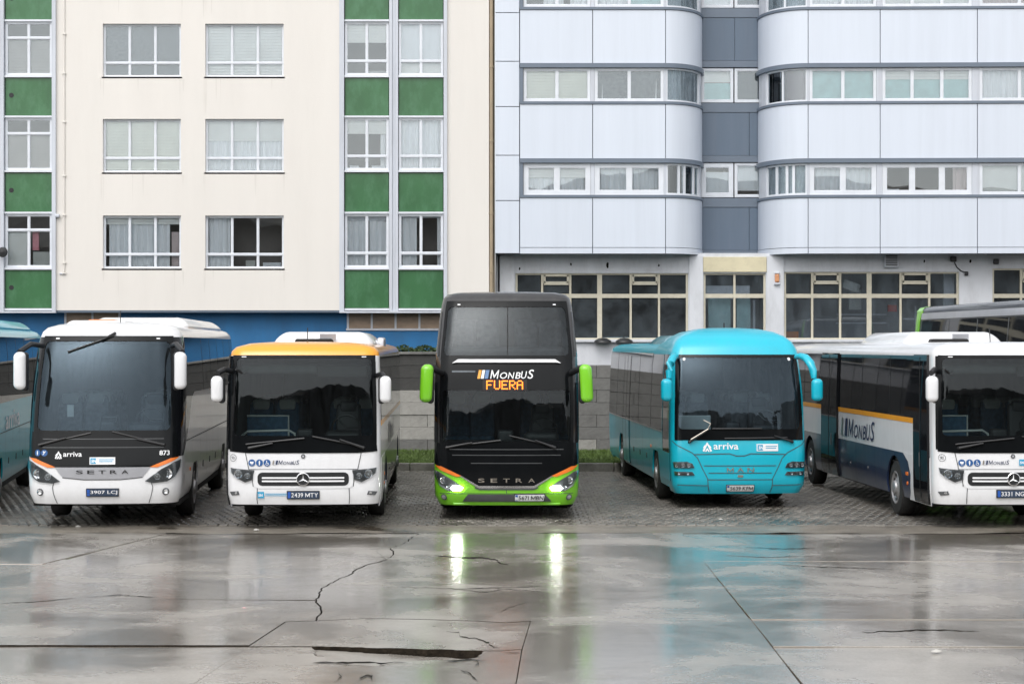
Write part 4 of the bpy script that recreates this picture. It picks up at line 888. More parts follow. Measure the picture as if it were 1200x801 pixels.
def mirror_arm(parent, pts, rad, arm_mt, shell_c, shell_d, shell_mt, sgn, taper=None, inner=True):
    mr_ = empty('mirror', (0, 0, 0), parent=parent)
    m = MB(); m.tube(pts, rad, 10); m.build('mirror_arm', arm_mt, mr_, smooth=True, ang=50)
    m = MB(); m.rbox(shell_c, shell_d, min(shell_d) * .42, 5, taper=taper); m.build('mirror_shell', shell_mt, mr_, smooth=True, ang=60)
    if inner:
        m = MB(); m.rbox((shell_c[0] - sgn * shell_d[0] * .36, shell_c[1] + .06, shell_c[2] - .015), (shell_d[0] * .55, shell_d[1] * .9, shell_d[2] * 1.03), min(shell_d) * .3, 4); m.build('mirror_housing', 'black', mr_, smooth=True, ang=60)
    m = MB(); m.box(shell_c[0] - shell_d[0] * .36, shell_c[0] + shell_d[0] * .36, shell_c[1] + shell_d[1] * .5, shell_c[1] + shell_d[1] * .52, shell_c[2] - shell_d[2] * .4, shell_c[2] + shell_d[2] * .4); m.build('mirror_glass', 'sideglass', mr_)
    return mr_
def plate(bus, root, t, x0, z0, blue):
    w, h = .52, .115; b = bus.patch(root, 'number_plate', rrect(x0, x0 + w, z0, z0 + h, .012, 3), 'plateb' if blue else 'platew', .028)
    bus.decal(b, 'country_strip', [(x0 + .006, z0 + .006), (x0 + .05, z0 + .006), (x0 + .05, z0 + h - .006), (x0 + .006, z0 + h - .006)], [(0, 1, 2, 3)], 'eublue', .031)
    bus.text(b, t, x0 + .065, x0 + .065 + (w - .08) * len(t) / 8, z0 + .022, z0 + h - .022, 'letter_w' if blue else 'letter_k', .004, 0, .0315, 'plate_number')
    m_ = [(x0 - .012, z0 - .012), (x0 + w + .012, z0 - .012), (x0 + w + .012, z0 + h + .012), (x0 - .012, z0 + h + .012)]
    bus.patch(root, 'plate_holder', m_, 'black', .02)
def pictogram(bus, root, x, z, r, kind):
    o = bus.decal(root, 'pictogram', circle2(x, z, r), [tuple(range(20))], 'signblue', .012)
    if kind == 'person': v = circle2(x, z + r * .5, r * .16, 8) + [(x - r * .22, z + r * .28), (x - r * .22, z - .1 * r), (x - r * .13, z - .1 * r), (x - r * .13, z - r * .7), (x + r * .13, z - r * .7), (x + r * .13, z - .1 * r), (x + r * .22, z - .1 * r), (x + r * .22, z + r * .28)]; f = [tuple(range(8)), tuple(range(8, 16))[::-1]]
    elif kind == 'pram': v = [(x - r * .55, z + r * .35), (x - r * .5, z - r * .1), (x - r * .2, z - r * .3), (x + r * .35, z - r * .3), (x + r * .55, z + r * .1), (x + r * .5, z + r * .3)] + circle2(x - r * .15, z - r * .5, r * .12, 8) + circle2(x + r * .3, z - r * .5, r * .12, 8); f = [tuple(range(6)), tuple(range(6, 14)), tuple(range(14, 22))]
    elif kind == 'chair':
        v = circle2(x - r * .12, z + r * .55, r * .14, 8) + [(x - r * .2, z + r * .38), (x - r * .2, z - r * .1), (x + r * .25, z - r * .1), (x + r * .4, z - r * .5), (x + r * .52, z - r * .45), (x + r * .34, z + r * .04), (x - r * .05, z + r * .04), (x - r * .05, z + r * .38)]; f = [tuple(range(8)), tuple(range(8, 16))]
        k = len(v); n = 14; R0, R1 = r * .42, r * .3
        for i in range(n + 1): a = R(150 + 210 * i / n); v += [(x + R0 * math.cos(a), z - r * .3 + R0 * math.sin(a)), (x + R1 * math.cos(a), z - r * .3 + R1 * math.sin(a))]
        f += [(k + 2 * i, k + 2 * i + 2, k + 2 * i + 3, k + 2 * i + 1) for i in range(n)]
    else: v = [(x - r * .5, z - r * .5), (x - r * .3, z - r * .62), (x + r * .5, z + r * .45), (x + r * .32, z + r * .58)] + circle2(x - r * .2, z + r * .35, r * .22, 8); f = [(0, 1, 2, 3), tuple(range(4, 12))]
    bus.decal(o, 'pictogram_mark', v, f, 'letter_w', .0155)
def sticker(bus, root, x0, x1, z0, z1, bare=False):
    h = z1 - z0
    o = None if bare else bus.patch(root, 'sticker', [(x0, z0), (x1, z0), (x1, z1), (x0, z1)], 'letter_w', .012)
    e = 0 if bare else h * .12; a = x0 + e; q = bus.decal(o or root, 'sticker_tile', [(a, z0 + e), (a + h - 2 * e, z0 + e), (a + h - 2 * e, z1 - e), (a, z1 - e)], [(0, 1, 2, 3)], 'tagblue', .016)
    bus.text(o or root, '5N', a + h * .12, a + h * .8, z0 + h * .25, z1 - h * .3, 'letter_w', .03, .1, .019)
    L0 = a + h; v = []; f = []
    for i, (u, zz) in enumerate(((.92, .68), (.85, .42))):
        zc = z0 + h * zz; k = len(v); v += [(L0 + .02, zc - h * .05), (L0 + (x1 - L0) * u, zc - h * .05), (L0 + (x1 - L0) * u, zc + h * .05), (L0 + .02, zc + h * .05)]; f.append((k, k + 1, k + 2, k + 3))
    bus.decal(o or root, 'sticker_print', v, f, 'tagblue', .016)
def operator_mark(bus, root, x0, x1, z0, z1, mt, sgn=1, off=.012, xs=None):
    """coloured bars then the slanted operator name in large and small capitals; sgn -1 when read along the other flank"""
    W, hh = x1 - x0, z1 - z0; S_ = lambda q: q if xs is None else xs(q)
    for i, c in enumerate(('yellowstripe' if mt == 'letter_w' else 'dullchrome', 'letter_w' if mt == 'letter_w' else 'alu2', 'barblue' if mt == 'letter_w' else mt)):
        a = x0 + W * (.0 + .062 * i); w = W * (.05 if i < 2 else .062); sh = hh * .18; n = 1
        v = [(S_(a), z0), (S_(a + w), z0), (S_(a + w + sh), z1), (S_(a + sh), z1)]; bus.decal(root, 'logo_bar', v, [(0, 1, 2, 3)], c, off)
    cur = x0 + W * .225; widths = [('M', 1, .19), ('O', .74, .15), ('N', .74, .14), ('B', .74, .115), ('U', .86, .125), ('S', 1.05, .135)]; tot = sum(w for *_, w in widths); V, Fc = [], []
    for ch, h_, w in widths:
        ww = w / tot * W * .775; v, f = fit_text(ch, cur, cur + ww * .92, z0, z0 + hh * h_, .006, .22); k = len(V); V += [(S_(p[0]), p[1]) for p in v]; Fc += [tuple(q + k for q in g) for g in f]; cur += ww
    bus.decal(root, 'operator_name', V, Fc, mt, off)
def star_logo(bus, root, x, z, r):
    y = bus.P(x, z)[1] - .03; b = empty('emblem', (x, y, z), parent=root)
    m = MB(); n = 28
    m.lathe([(r, 0), (r * 1.0, -.015), (r * .9, -.022), (r * .84, -.012), (r * .84, .0)], (0, 0, 0), 'y', n); m.build('emblem_ring', 'chrome', b, smooth=True)
    m = MB(); m.lathe([(r * .86, 0), (0, 0)], (0, -.002, 0), 'y', n); m.lathe([(r, .0), (r, .03)], (0, 0, 0), 'y', n); m.build('emblem_disc', 'black', b)
    m = MB()
    for k in range(3):
        a = R(90 + 120 * k); t = (math.cos(a) * r * .86, math.sin(a) * r * .86); l = R(90 + 120 * k + 60); p = (math.cos(l) * r * .16, math.sin(l) * r * .16); q = (math.cos(a - math.pi / 3) * r * .16, math.sin(a - math.pi / 3) * r * .16)
        m.add([(0, -.022, 0), (p[0], -.006, p[1]), (t[0], -.008, t[1]), (q[0], -.006, q[1])], [(0, 1, 2), (0, 2, 3)])
    m.build('emblem_star', 'chrome', b)
def wide_word(bus, root, letters, x0, x1, z0, z1, mt, fill=.62, bold=.008):
    n = len(letters); V, Fc = [], []; st = (x1 - x0) / (n - 1 + fill)
    for i, ch in enumerate(letters):
        v, f = fit_text(ch, x0 + i * st, x0 + i * st + st * fill, z0, z1, bold); k = len(V); V += v; Fc += [tuple(q + k for q in g) for g in f]
    return bus.decal(root, 'maker_lettering', V, Fc, mt, .02)
def arriva_mark(bus, root, sx0, sx1, sz0, sz1, tx0, tx1, tz0, tz1, S_=None, mt='letter_w'):
    S_ = S_ or (lambda q: q); w, h = sx1 - sx0, sz1 - sz0; V, Fc = [], []
    def st(pts):
        k = len(V); V.extend([(S_(sx0 + w * a), sz0 + h * b) for a, b in pts]); Fc.append(tuple(range(k, k + len(pts))))
    st([(.0, .12), (.16, .0), (.58, .84), (.5, 1), (.42, .9)]); st([(.84, 0), (1, .12), (.58, .9), (.5, 1), (.44, .86)])
    st([(.24, .02), (.4, .0), (.5, .2), (.5, .42)]); st([(.6, .0), (.76, .02), (.5, .42), (.5, .2)]); st([(.04, .42), (.2, .34), (.34, .58), (.26, .72)]); st([(.96, .42), (.8, .34), (.66, .58), (.74, .72)])
    bus.decal(root, 'logo_symbol', V, Fc, mt)
    v, f = fit_text('arriva', tx0, tx1, tz0, tz1, .012); bus.decal(root, 'operator_name', [(S_(p[0]), p[1]) for p in v], f, mt)
def lamp(bus, root, poly, sgn, bulbs, lit=None, name='headlight', frame=None):
    """housing patch, round reflectors, clear lens; a lit part gives off light"""
    pl = poly if sgn > 0 else mirror2(poly); h = bus.patch(root, name, pl, 'lamphousing', .008)
    for x, z, r in bulbs:
        a = x * sgn; p = bus.P(a, z, .012); m = MB(); m.lathe([(r, 0), (r * .92, -.012), (r * .8, -.004), (r * .3, .02 - .02), (0, -.004)], p, 'y', 18); m.build('reflector', 'reflector', h, smooth=True)
    if lit: bus.patch(h, 'lit_lamp', lit if sgn > 0 else mirror2(lit), 'lit', .02)
    if frame: bus.patch(h, 'running_light', frame if sgn > 0 else mirror2(frame), 'chrome', .018)
    bus.patch(h, 'lens', pl, 'lampglass', .03, back=None)
    return h
def wiper(bus, root, a, b, c, d):
    """arm a-b, blade c-d in (s, z)"""
    pa, pb, pc, pd = [bus.P(*q, .05) for q in (a, b, c, d)]
    w = empty('wiper', (0, 0, 0), parent=root)
    m = MB(); m.tube([bus.P(*a, .02), pa, pb], [.03, .025, .014], 8); m.build('wiper_arm', 'black', w)
    m = MB(); n = 8; m.tube([bus.P(c[0] + (d[0] - c[0]) * k / n, c[1] + (d[1] - c[1]) * k / n, .028) for k in range(n + 1)], .014, 6); m.build('wiper_blade', 'black', w)
def interior(bus, root, zf, zt, zd, seat_mt, rows=4, hand=False, panel=False):
    """lining, dashboard, steering wheel, driver seat and the first rows of seats behind the windscreen"""
    w = bus.Wh - .1; L = min(bus.L - .6, 9.0); m = MB(); ya = bus.yc + float(np.interp(zf, *bus.fy)) + .03; yb = bus.yc + float(np.interp(zt, *bus.fy)) + .03
    vs = [(-w, ya, zf), (w, ya, zf), (w, L, zf), (-w, L, zf), (-w * .93, yb, zt), (w * .93, yb, zt), (w * .93, L, zt), (-w * .93, L, zt)]
    m.add(vs, [(0, 1, 2, 3), (4, 7, 6, 5), (1, 5, 6, 2), (2, 6, 7, 3), (3, 7, 4, 0)]); m.build('cabin_lining', 'lining', root, fix=False)
    y0 = float(np.interp(zd, *bus.fy)) + bus.bow + .12
    m = MB(); m.rbox((0, y0 + .38, zd - .28), (bus.Wh * 1.82, .62, .5), .12, 4); m.rbox((.62, y0 + .5, zd + .02), (.62, .42, .2), .09, 4); m.rbox((-.02, y0 + .52, zd + .02), (.28, .22, .26), .05, 3); m.build('dashboard', 'dash', root, smooth=True)
    m = MB(); n = 22; c = Vector((.66, y0 + .72, zd + .16)); u = Vector((1, 0, 0)); v = Vector((0, .55, .83))
    m.tube([c + (u * math.cos(2 * math.pi * k / n) + v * math.sin(2 * math.pi * k / n)) * .24 for k in range(n + 1)], .018, 8, caps=False)
    for q in (0, 2.3, 4.0): m.tube([c, c + (u * math.cos(q) + v * math.sin(q)) * .23], .016, 6)
    m.build('steering_wheel', 'black', root, smooth=True)
    def seat(x, y, z, h, mt, nm='seat'):
        m = MB(); m.rbox((x, y, z + .1), (.46, .46, .14), .05, 3); m.rbox((x, y + .22, z + .1 + h / 2), (.46, .12, h), .055, 3, taper=lambda p: (p.x * (1 - .18 * max(0, p.z / h)), p.y + .12 * p.z, p.z)); o = m.build(nm, mt, root, smooth=True)
        m = MB(); m.rbox((x, y + .2 + h * .05, z + .1 + h * .94), (.3, .125, .2), .05, 3); m.build('headrest', 'headrest' if nm == 'seat' else 'dash', o, smooth=True); return o
    seat(.66, y0 + 1.25, zd - .42, .86, 'dash', 'driver_seat')
    for r in range(rows):
        for x in (-.92, -.46, .48, .94): seat(x, y0 + (2.3 if x > 0 else 1.9) + r * .82, zf + .32, .78, seat_mt)
    if hand:
        m = MB(); m.tube([(-1.1, y0 + .55, zd + .02), (-1.0, y0 + .5, zd + .1), (-.3, y0 + .5, zd + .12), (-.2, y0 + .52, zd + .06), (-.17, y0 + .52, zd - .1)], .02, 8); m.build('handrail', 'handle', root, smooth=True)
        m = MB(); m.rbox((-.72, y0 + 1.2, zd + .12), (.72, .04, .42), .02, 2); m.build('partition_panel', 'seatblue', root)
        m = MB(); m.tube([(-1.08, y0 + 1.18, zd + .34), (-.36, y0 + 1.18, zd + .34), (-.36, y0 + 1.18, zd - .4)], .018, 8); m.build('handrail', 'handle', root, smooth=True)
    if panel: m = MB(); m.rbox((-.78, y0 + .62, zd + .12), (.72, .06, .3), .02, 2); m.build('folded_seat_cover', 'headrest', root)
def pod(root, x0, x1, y0, y1, z0, z1, mt='white', name='roof_unit', r=.16):
    m = MB(); d = (x1 - x0, y1 - y0, (z1 - z0) * 2)
    m.rbox(((x0 + x1) / 2, (y0 + y1) / 2, z0), d, r, 5, taper=lambda p: (p.x * (1 - .12 * max(0, p.z / d[2] * 2)), p.y * (1 - .1 * max(0, p.z / d[2] * 2)), p.z)); return m.build(name, mt, root, smooth=True, ang=50)
def flank_panel(bus, root, y0, y1, z0, z1, wheels, mt, sgn, name='flank_panel', r=.58):
    """lower side panel with the wheel openings cut from its bottom edge"""
    s0, s1 = bus.sf(y0), bus.sf(y1); p = [(s0, z1), (s0, z0)]
    for y in wheels:
        c = bus.sf(y); a0 = math.asin((z0 - .5) / r) if abs(z0 - .5) < r else 0
        for k in range(15): a = math.pi - a0 + (2 * a0 - math.pi) * k / 14; p.append((c + r * math.cos(a), .5 + r * math.sin(a)))
    p += [(s1, z0), (s1, z1)]
    return bus.patch(root, name, p if sgn > 0 else mirror2(p), mt, 0, back=-.03)
def frit(bus, root, sw, z0, z1, inner, name='windscreen_surround', off=.012):
    """black border of the windscreen glass round the clear area; inner = (s half width, z0, z1, corner radius)"""
    a, c0, c1, r = inner; q = rrect(-a, a, c0, c1, r, 5); Rt = [p for p in q if p[0] > 0]; top = max(p[1] for p in Rt)
    Rt = sorted(Rt, key=lambda p: math.atan2(p[1] - (c0 + c1) / 2, p[0]))
    poly = [(0, z0), (sw, z0), (sw, z1), (0, z1), (0, c1)] + Rt[::-1] + [(0, c0)]
    bus.patch(root, name, poly, 'blackgloss', off); bus.patch(root, name, mirror2(poly), 'blackgloss', off)
def glaze(bus, root, sw, z0, z1, mt, name='windscreen'):
    return bus.patch(root, name, [(-sw, z0), (sw, z0), (sw, z1), (-sw, z1)], mt, .004, back=None)
def chassis(bus, root, wheels, zf=.95):
    m = MB(); ys = sorted(wheels); L = bus.L; segs = [.5] + [q for y in ys for q in (y - .62, y + .62)] + [L - .3]
    for a, b in zip(segs[::2], segs[1::2]): m.box(-bus.Wh + .06, bus.Wh - .06, a, b, .36, zf)
    for y in ys: m.box(-.8, .8, y - .65, y + .65, .36, zf)
    m.box(-bus.Wh + .05, bus.Wh - .05, .5, L - .3, zf - .001, zf + .03); m.build('underbody', 'under', root)
    for y in ys:
        for sg in (-1, 1): wheel(root, sg * (bus.Wh - .17), y, .5, sg)
def place(name, X, D, a, label, group='coaches parked side by side on the paved bays'): return empty(name, (X, D, 0), R(a), label, 'bus', group)
LED = {'F': '11111 10000 10000 11110 10000 10000 10000', 'U': '10001 10001 10001 10001 10001 10001 01110', 'E': '11111 10000 10000 11110 10000 10000 11111', 'R': '11110 10001 10001 11110 10100 10010 10001', 'A': '01110 10001 10001 11111 10001 10001 10001'}
def seams(bus, root, lists, w=.012):
    for pts in lists:
        bus.line(root, pts, w); bus.line(root, [(-a, b) for a, b in pts], w)
def vents(root, x0, x1, y0, y1, z):
    m = MB(); n = 7
    for k in range(n): m.box(x0 + (x1 - x0) * k / n + .01, x0 + (x1 - x0) * (k + 1) / n - .02, y0, y1, z - .05, z + .05)
    return m.build('vent_grille', 'under', root)
SETRA_PROF = [(.42, 1.2, .07), (.6, 1.262, 0), (.95, 1.275, 0), (1.3, 1.275, .05), (1.65, 1.275, .12), (2.4, 1.255, .32), (3.0, 1.215, .55), (3.2, 1.19, .66), (3.29, 1.165, .74)]
SETRA_ROOF = [(3.36, 1.1, .1), (3.42, .93, .3), (3.455, .55, .7), (3.46, .02, 1.1)]
def hd_coach(X, D, a, body, label, full=True):
    root = place('touring_coach', X, D, a, label); b = Bus(2.55, 12.3, SETRA_PROF, .13, .38, SETRA_ROOF)
    wy = (2.7, 8.9); f0, f1 = b.sf(1.0), b.sf(11.6)
    b.hull(root, body, [1.0, 1.25, 3.2], [(1.14, 1.25, 3.2)] if full else None, flanks=(f0, f1, 1.0)); chassis(b, root, wy)
    for sg in (1, -1):
        flank_panel(b, root, 1.0, 11.6, .42, 1.0, wy, body, sg)
        g = [(1.17, 1.2), (b.sf(.55), 1.2), (b.sf(.95), 1.38), (b.sf(1.6), 1.8), (b.sf(2.05), 2.12), (b.sf(2.6), 2.23), (b.sf(12.0), 2.19), (b.sf(12.0), 3.2), (1.17, 3.2)] if full else \
            [(1.17, 1.75), (b.sf(.9), 1.75), (b.sf(1.1), 1.98), (b.sf(12.0), 1.98), (b.sf(12.0), 3.22), (1.17, 3.22)]
        b.patch(root, 'side_glazing', g if sg > 0 else mirror2(g), 'sideglass', .006)
        for y in (4.4, 6.1, 7.8, 9.5, 11.2): b.line(root, [(sg * b.sf(y), 2.24), (sg * b.sf(y + .02), 3.18)], .03, 'under', 'window_joint', .0085)
        b.line(root, [(sg * b.sf(1.0), 1.42), (sg * b.sf(12.1), 1.42)], .014)
        for y in (3.6, 4.9, 6.2, 7.5, 10.2): b.line(root, [(sg * b.sf(y), .45), (sg * b.sf(y), 1.41)], .01)
        for y in (4.2, 5.6, 6.9): b.patch(root, 'flap_handle', rrect(sg * b.sf(y) - .05, sg * b.sf(y) + .05, .78, .9, .02, 2), 'black', .008)
        b.patch(root, 'marker_lamp', rrect(sg * b.sf(1.75) - .05, sg * b.sf(1.75) + .05, .86, .92, .01, 2), 'stripe', .01)
    pod(root, -.78, 1.06, 3.6, 11.0, 3.42, 3.58, body, r=.2); pod(root, -.95, .2, 1.9, 3.4, 3.4, 3.5, body, 'roof_hatch', .1)
    if not full:
        m = MB(); m.tube([b.P(b.sf(1.1), .9, .012), b.P(b.sf(1.05), 1.9, .012)], .022, 6); m.build('door_edge_strip', 'letter_w', root)
        for k, ch in enumerate(('arriva',)): b.text(root, ch, b.sf(3.6), b.sf(6.2), 1.45, 1.8, 'letter_w', .01)
        for sg in (-1, 1): mirror_arm(root, [(sg * 1.1, .55, 3.1), (sg * 1.25, .1, 3.12), (sg * 1.36, -.16, 2.95)], .04, 'black', (sg * 1.36, -.2, 2.6), (.2, .22, .62), body, sg)
        return root
    glaze(b, root, 1.15, 1.24, 3.21, 'screen_rain'); frit(b, root, 1.185, 1.6, 3.22, (1.115, 1.64, 3.13, .1)); interior(b, root, .95, 3.1, 1.62, 'seatgrey')
    band = [(-1.30, 1.2), (-1.22, 1.16), (-.79, 1.035), (.79, 1.035), (1.22, 1.16), (1.30, 1.2), (1.24, 1.62), (-1.24, 1.62)]
    b.patch(root, 'black_front_panel', band, 'blackgloss', .010)
    for z in (1.36, 1.5): b.line(root, [(-1.0, z), (1.0, z)], .012, 'lamphousing', 'panel_crease', .013)
    for sg in (1, -1):
        o_ = [(.775, 1.035), (.9, 1.028), (1.16, 1.125), (1.3, 1.19), (1.12, 1.175)]; b.patch(root, 'orange_flash', o_ if sg > 0 else mirror2(o_), 'stripe', .016)
        h = [(.70, .80), (.83, .765), (1.06, .79), (1.2, .86), (1.34, 1.02), (1.37, 1.15), (1.2, 1.11), (.97, 1.0)]
        lamp(b, root, h, sg, [(1.07, .92, .085), (.9, .875, .06)])
        b.patch(root, 'fog_lamp', circle2(sg * 1.05, .62, .06, 16), 'lamphousing', .01); p = b.P(sg * 1.05, .62, .012); m = MB(); m.lathe([(.045, 0), (.035, -.012), (0, -.004)], p, 'y', 14); m.build('fog_lamp_lens', 'reflector', root)
    sil = [(-.79, 1.03), (-.66, .87), (-.3, .835), (.3, .835), (.66, .87), (.79, 1.03)]; b.patch(root, 'silver_grille_panel', sil, 'silver', .009)
    b.line(root, [(-.66, .868), (-.3, .832), (.3, .832), (.66, .868)], .022)
    wide_word(b, root, 'SETRA', -.43, .43, .925, .985, 'letter_k')
    seams(b, root, [[(.80, .79), (.83, .7), (.80, .43)]])
    plate(b, root, '3907 LCJ', -.255, .557, True); sticker(b, root, -.21, .21, 1.08, 1.2)
    arriva_mark(b, root, -.79, -.67, 1.17, 1.3, -.65, -.34, 1.21, 1.29); b.text(root, '873', .93, 1.1, 1.225, 1.305, 'letter_w', .02)
    pictogram(b, root, -1.09, 1.27, .055, 'person'); pictogram(b, root, -.97, 1.27, .055, 'belt')
    wiper(b, root, (1.0, 1.4), (.55, 1.5), (.95, 1.42), (.15, 1.62)); wiper(b, root, (-1.05, 1.4), (-.6, 1.52), (-1.0, 1.42), (-.2, 1.6)); wiper(b, root, (.12, 3.26), (-.1, 3.15), (.1, 3.22), (-.68, 2.95))
    for sg in (-1, 1):
        mirror_arm(root, [(sg * 1.08, .62, 3.05), (sg * 1.2, .2, 3.08), (sg * 1.33, -.12, 2.95)], .045, 'black', (sg * 1.31, -.2, 2.64), (.20, .22, .62), 'white', sg, taper=lambda p, sg=sg: (p.x + sg * .04 * math.cos(p.z * 3.4) - sg * .03, p.y, p.z))
        b.patch(root, 'roof_marker_lamp', rrect(sg * .9 - .035, sg * .9 + .035, 3.165, 3.185, .008, 2), 'letter_w', .014)
    m = MB(); m.tube([(.1, 1.5, 3.4), (.1, 1.5, 3.44)], .04, 8); m.tube([(.1, 1.5, 3.42), (.09, 1.55, 3.66)], .008, 6); m.build('aerial', 'black', root)
    m = MB(); m.rbox((-.35, 2.6, 3.47), (.5, .5, .1), .04, 3); m.build('orange_hatch', 'stripe', root)  # small orange escape hatch on the roof
    m = MB(); m.rbox((0, .95, 1.75), (.3, .2, .24), .04, 3); m.build('fare_machine', 'black', root); m = MB(); m.rbox((-.62, .62, 1.95), (.11, .01, .2), .004, 1); m.build('windscreen_notice', 'headrest', root)
    return root
hd_coach(-6.81, 31.2, 4.1, 'white', 'white touring coach with orange flashes over its headlights and tall raked windscreen')
hd_coach(-10.35, 32.0, 9.0, 'aqua', 'aqua coach at the far left whose front is cut off, beside the white touring coach', False)

def intouro(X, D, a, roof, label, num, sgn_text):
    root = place('regional_bus', X, D, a, label)
    prof = [(.42, 1.235, .05), (.55, 1.268, 0), (1.0, 1.275, 0), (1.35, 1.275, .02), (2.0, 1.27, .06), (2.6, 1.255, .12), (2.88, 1.245, .16), (2.96, 1.23, .19)]
    b = Bus(2.55, 12.8, prof, .08, .24, [(3.03, 1.16, .08), (3.09, .95, .25), (3.115, .6, .5), (3.12, .02, .8)])
    wy = (2.85, 10.4); f0, f1 = b.sf(.42), b.sf(12.3)
    b.hull(root, ['white', roof], [1.16, 1.32, 2.885], [(1.2, 1.32, 2.885)], lambda q, z: 1 if z > 2.885 else 0, flanks=(f0, f1, 1.16)); chassis(b, root, wy)
    S = b.sf
    for sg in (1, -1):
        M_ = (lambda p: p) if sg > 0 else mirror2
        dark0 = S(1.42) if sg < 0 else S(.42)
        # lower dark panel with wheel openings, white swoop in front of the wheel
        flank_panel(b, root, .42, 12.3, .38, 1.16, wy, 'navy', sg, 'navy_skirt_panel')
        sw = [(f0, 1.17), (f0, .36), (S(1.85), .36), (S(1.72), .5), (S(1.68), .8), (S(1.85), 1.02), (S(2.2), 1.16), (S(2.2), 1.17)]; b.patch(root, 'white_corner_panel', M_(sw), 'white', .007)
        b.patch(root, 'orange_waist_stripe', M_([(dark0, 1.71), (S(12.5), 1.71), (S(12.5), 1.80), (dark0, 1.80)]), 'yellowstripe', .006)
        b.patch(root, 'side_glazing', M_([(dark0, 1.80), (S(12.5), 1.80), (S(12.5), 2.88), (dark0, 2.88)]), 'sideglass', .006)
        for y in (3.2, 5.4, 7.5, 9.3, 11.0): b.line(root, [(sg * S(y), 1.82), (sg * S(y), 2.86)], .02, 'under', 'window_joint', .0085)
        for y in (4.3, 5.9, 9.3): b.line(root, [(sg * S(y), .4), (sg * S(y), 1.15)], .01)
        for y in (4.9, 6.4): b.patch(root, 'flap_lock', circle2(sg * S(y), .72, .03, 8), 'lamphousing', .01)
        b.patch(root, 'marker_lamp', rrect(sg * S(1.95) - .07, sg * S(1.95) + .07, .78, .84, .01, 2), 'stripe', .01); b.patch(root, 'marker_lamp', circle2(sg * S(1.93), .64, .035, 10), 'stripe', .01)
        if sg < 0:      # entrance doors on this flank
            for y0, y1 in ((.44, 1.36), (7.5, 9.0)):
                d = b.patch(root, 'door', mirror2([(S(y0), .38), (S(y1), .38), (S(y1), 2.9), (S(y0), 2.9)]), 'sideglass', .045, back=0)
                b.line(d, [(-S((y0 + y1) / 2), .42), (-S((y0 + y1) / 2), 2.86)], .03, 'under', 'door_joint', .049)
                b.patch(d, 'door_handle', rrect(-S(y0 + .5) - .03, -S(y0 + .5) + .03, 1.0, 1.24, .02, 2), 'lamphousing', .05)
            pictogram(b, root, -S(.62), 1.28, .07, 'person')
        operator_mark(b, root, *( (-S(7.2), -S(4.3)) if sg < 0 else (S(4.3), S(7.2)) ), 1.24, 1.6, 'letter_n')
    b.patch(root, 'black_corner_pillar', [(-f0 if sgn_text > 0 else -1.28, 1.33), (-1.19, 1.33), (-1.19, 2.88), (-f0 if sgn_text > 0 else -1.28, 2.88)], 'blackgloss', .009)
    glaze(b, root, 1.205, 1.31, 2.89, 'screen'); frit(b, root, 1.225, 1.34, 2.895, (1.155, 1.56, 2.84, .07)); interior(b, root, .85, 2.85, 1.5, 'seatblue', hand=True)
    b.patch(root, 'black_front_panel', [(-1.24, 1.30), (-.9, 1.275), (.9, 1.275), (1.24, 1.30), (1.225, 1.4), (-1.225, 1.4)], 'blackgloss', .014)
    m = MB(); m.rbox((.62, .45, 2.62), (.85, .06, .2), .02, 2); m.build('destination_box', 'black', root)
    m = MB(); m.rbox((0, .75, 2.66), (2.2, .5, .16), .06, 3); m.build('cabin_header', 'lining', root)
    # grille: black rounded recess with two bright bars and the round star badge
    g = b.patch(root, 'grille', rrect(-.755, .755, .735, .955, .08, 5), 'black', .016)
    b.patch(root, 'grille_surround', rrect(-.83, .83, .69, 1.0, .1, 5), 'white', .010)
    for z in (.866, .812): b.patch(g, 'grille_bar', rrect(-.68, .68, z - .013, z + .013, .01, 2), 'letter_w', .032)
    star_logo(b, root, 0, .845, .11)
    for sg in (1, -1):
        h = [(.83, .835), (.965, .79), (1.1, .86), (1.2, .94), (1.225, 1.03), (1.16, 1.02), (.81, .99)]
        lamp(b, root, h, sg, [(1.075, .93, .075), (.925, .9, .055)])
        fl = [(1.06, .585), (1.2, .57), (1.25, .63), (1.08, .645)]; b.patch(root, 'fog_lamp', fl if sg > 0 else mirror2(fl), 'lamphousing', .012)
        b.patch(root, 'fog_lamp_lens', circle2(sg * 1.115, .612, .022, 10), 'reflector', .016)
        b.patch(root, 'roof_marker_lamp', rrect(sg * 1.02 - .04, sg * 1.02 + .04, 2.86, 2.875, .006, 2), 'letter_w', .016)
    seams(b, root, [[(.96, 1.28), (.9, 1.0)], [(.76, .7), (.78, .43)], [(.83, .72), (.84, .84)]])
    b.line(root, [(-.9, 1.005), (.9, 1.005)], .01)
    hb = b.patch(root, 'bonnet_badge', circle2(0, 1.222, .036, 16), 'lamphousing', .014); b.patch(hb, 'badge_star', circle2(0, 1.222, .018, 10), 'silver', .017)
    ring = circle2(-1.17, 1.195, .062, 22); ri = circle2(-1.17, 1.195, .055, 22); b.decal(root, 'round_sticker', ring + ri, [(k, (k + 1) % 22, 22 + (k + 1) % 22, 22 + k) for k in range(22)], 'lamphousing'); b.text(root, '90', -1.2, -1.14, 1.17, 1.22, 'lamphousing', 0, name='round_sticker_mark')
    for k, kd in enumerate(('pram', 'person', 'chair')): pictogram(b, root, -.85 + .127 * k, 1.115, .058, kd)
    operator_mark(b, root, -.51, -.06, 1.085, 1.155, 'letter_n')
    if sgn_text > 0: sticker(b, root, -.755, -.2, .53, .635, True); plate(b, root, num, -.258, .525, True)
    else: sticker(b, root, .1, .55, 1.07, 1.17, True); plate(b, root, num, -.27, .545, True)
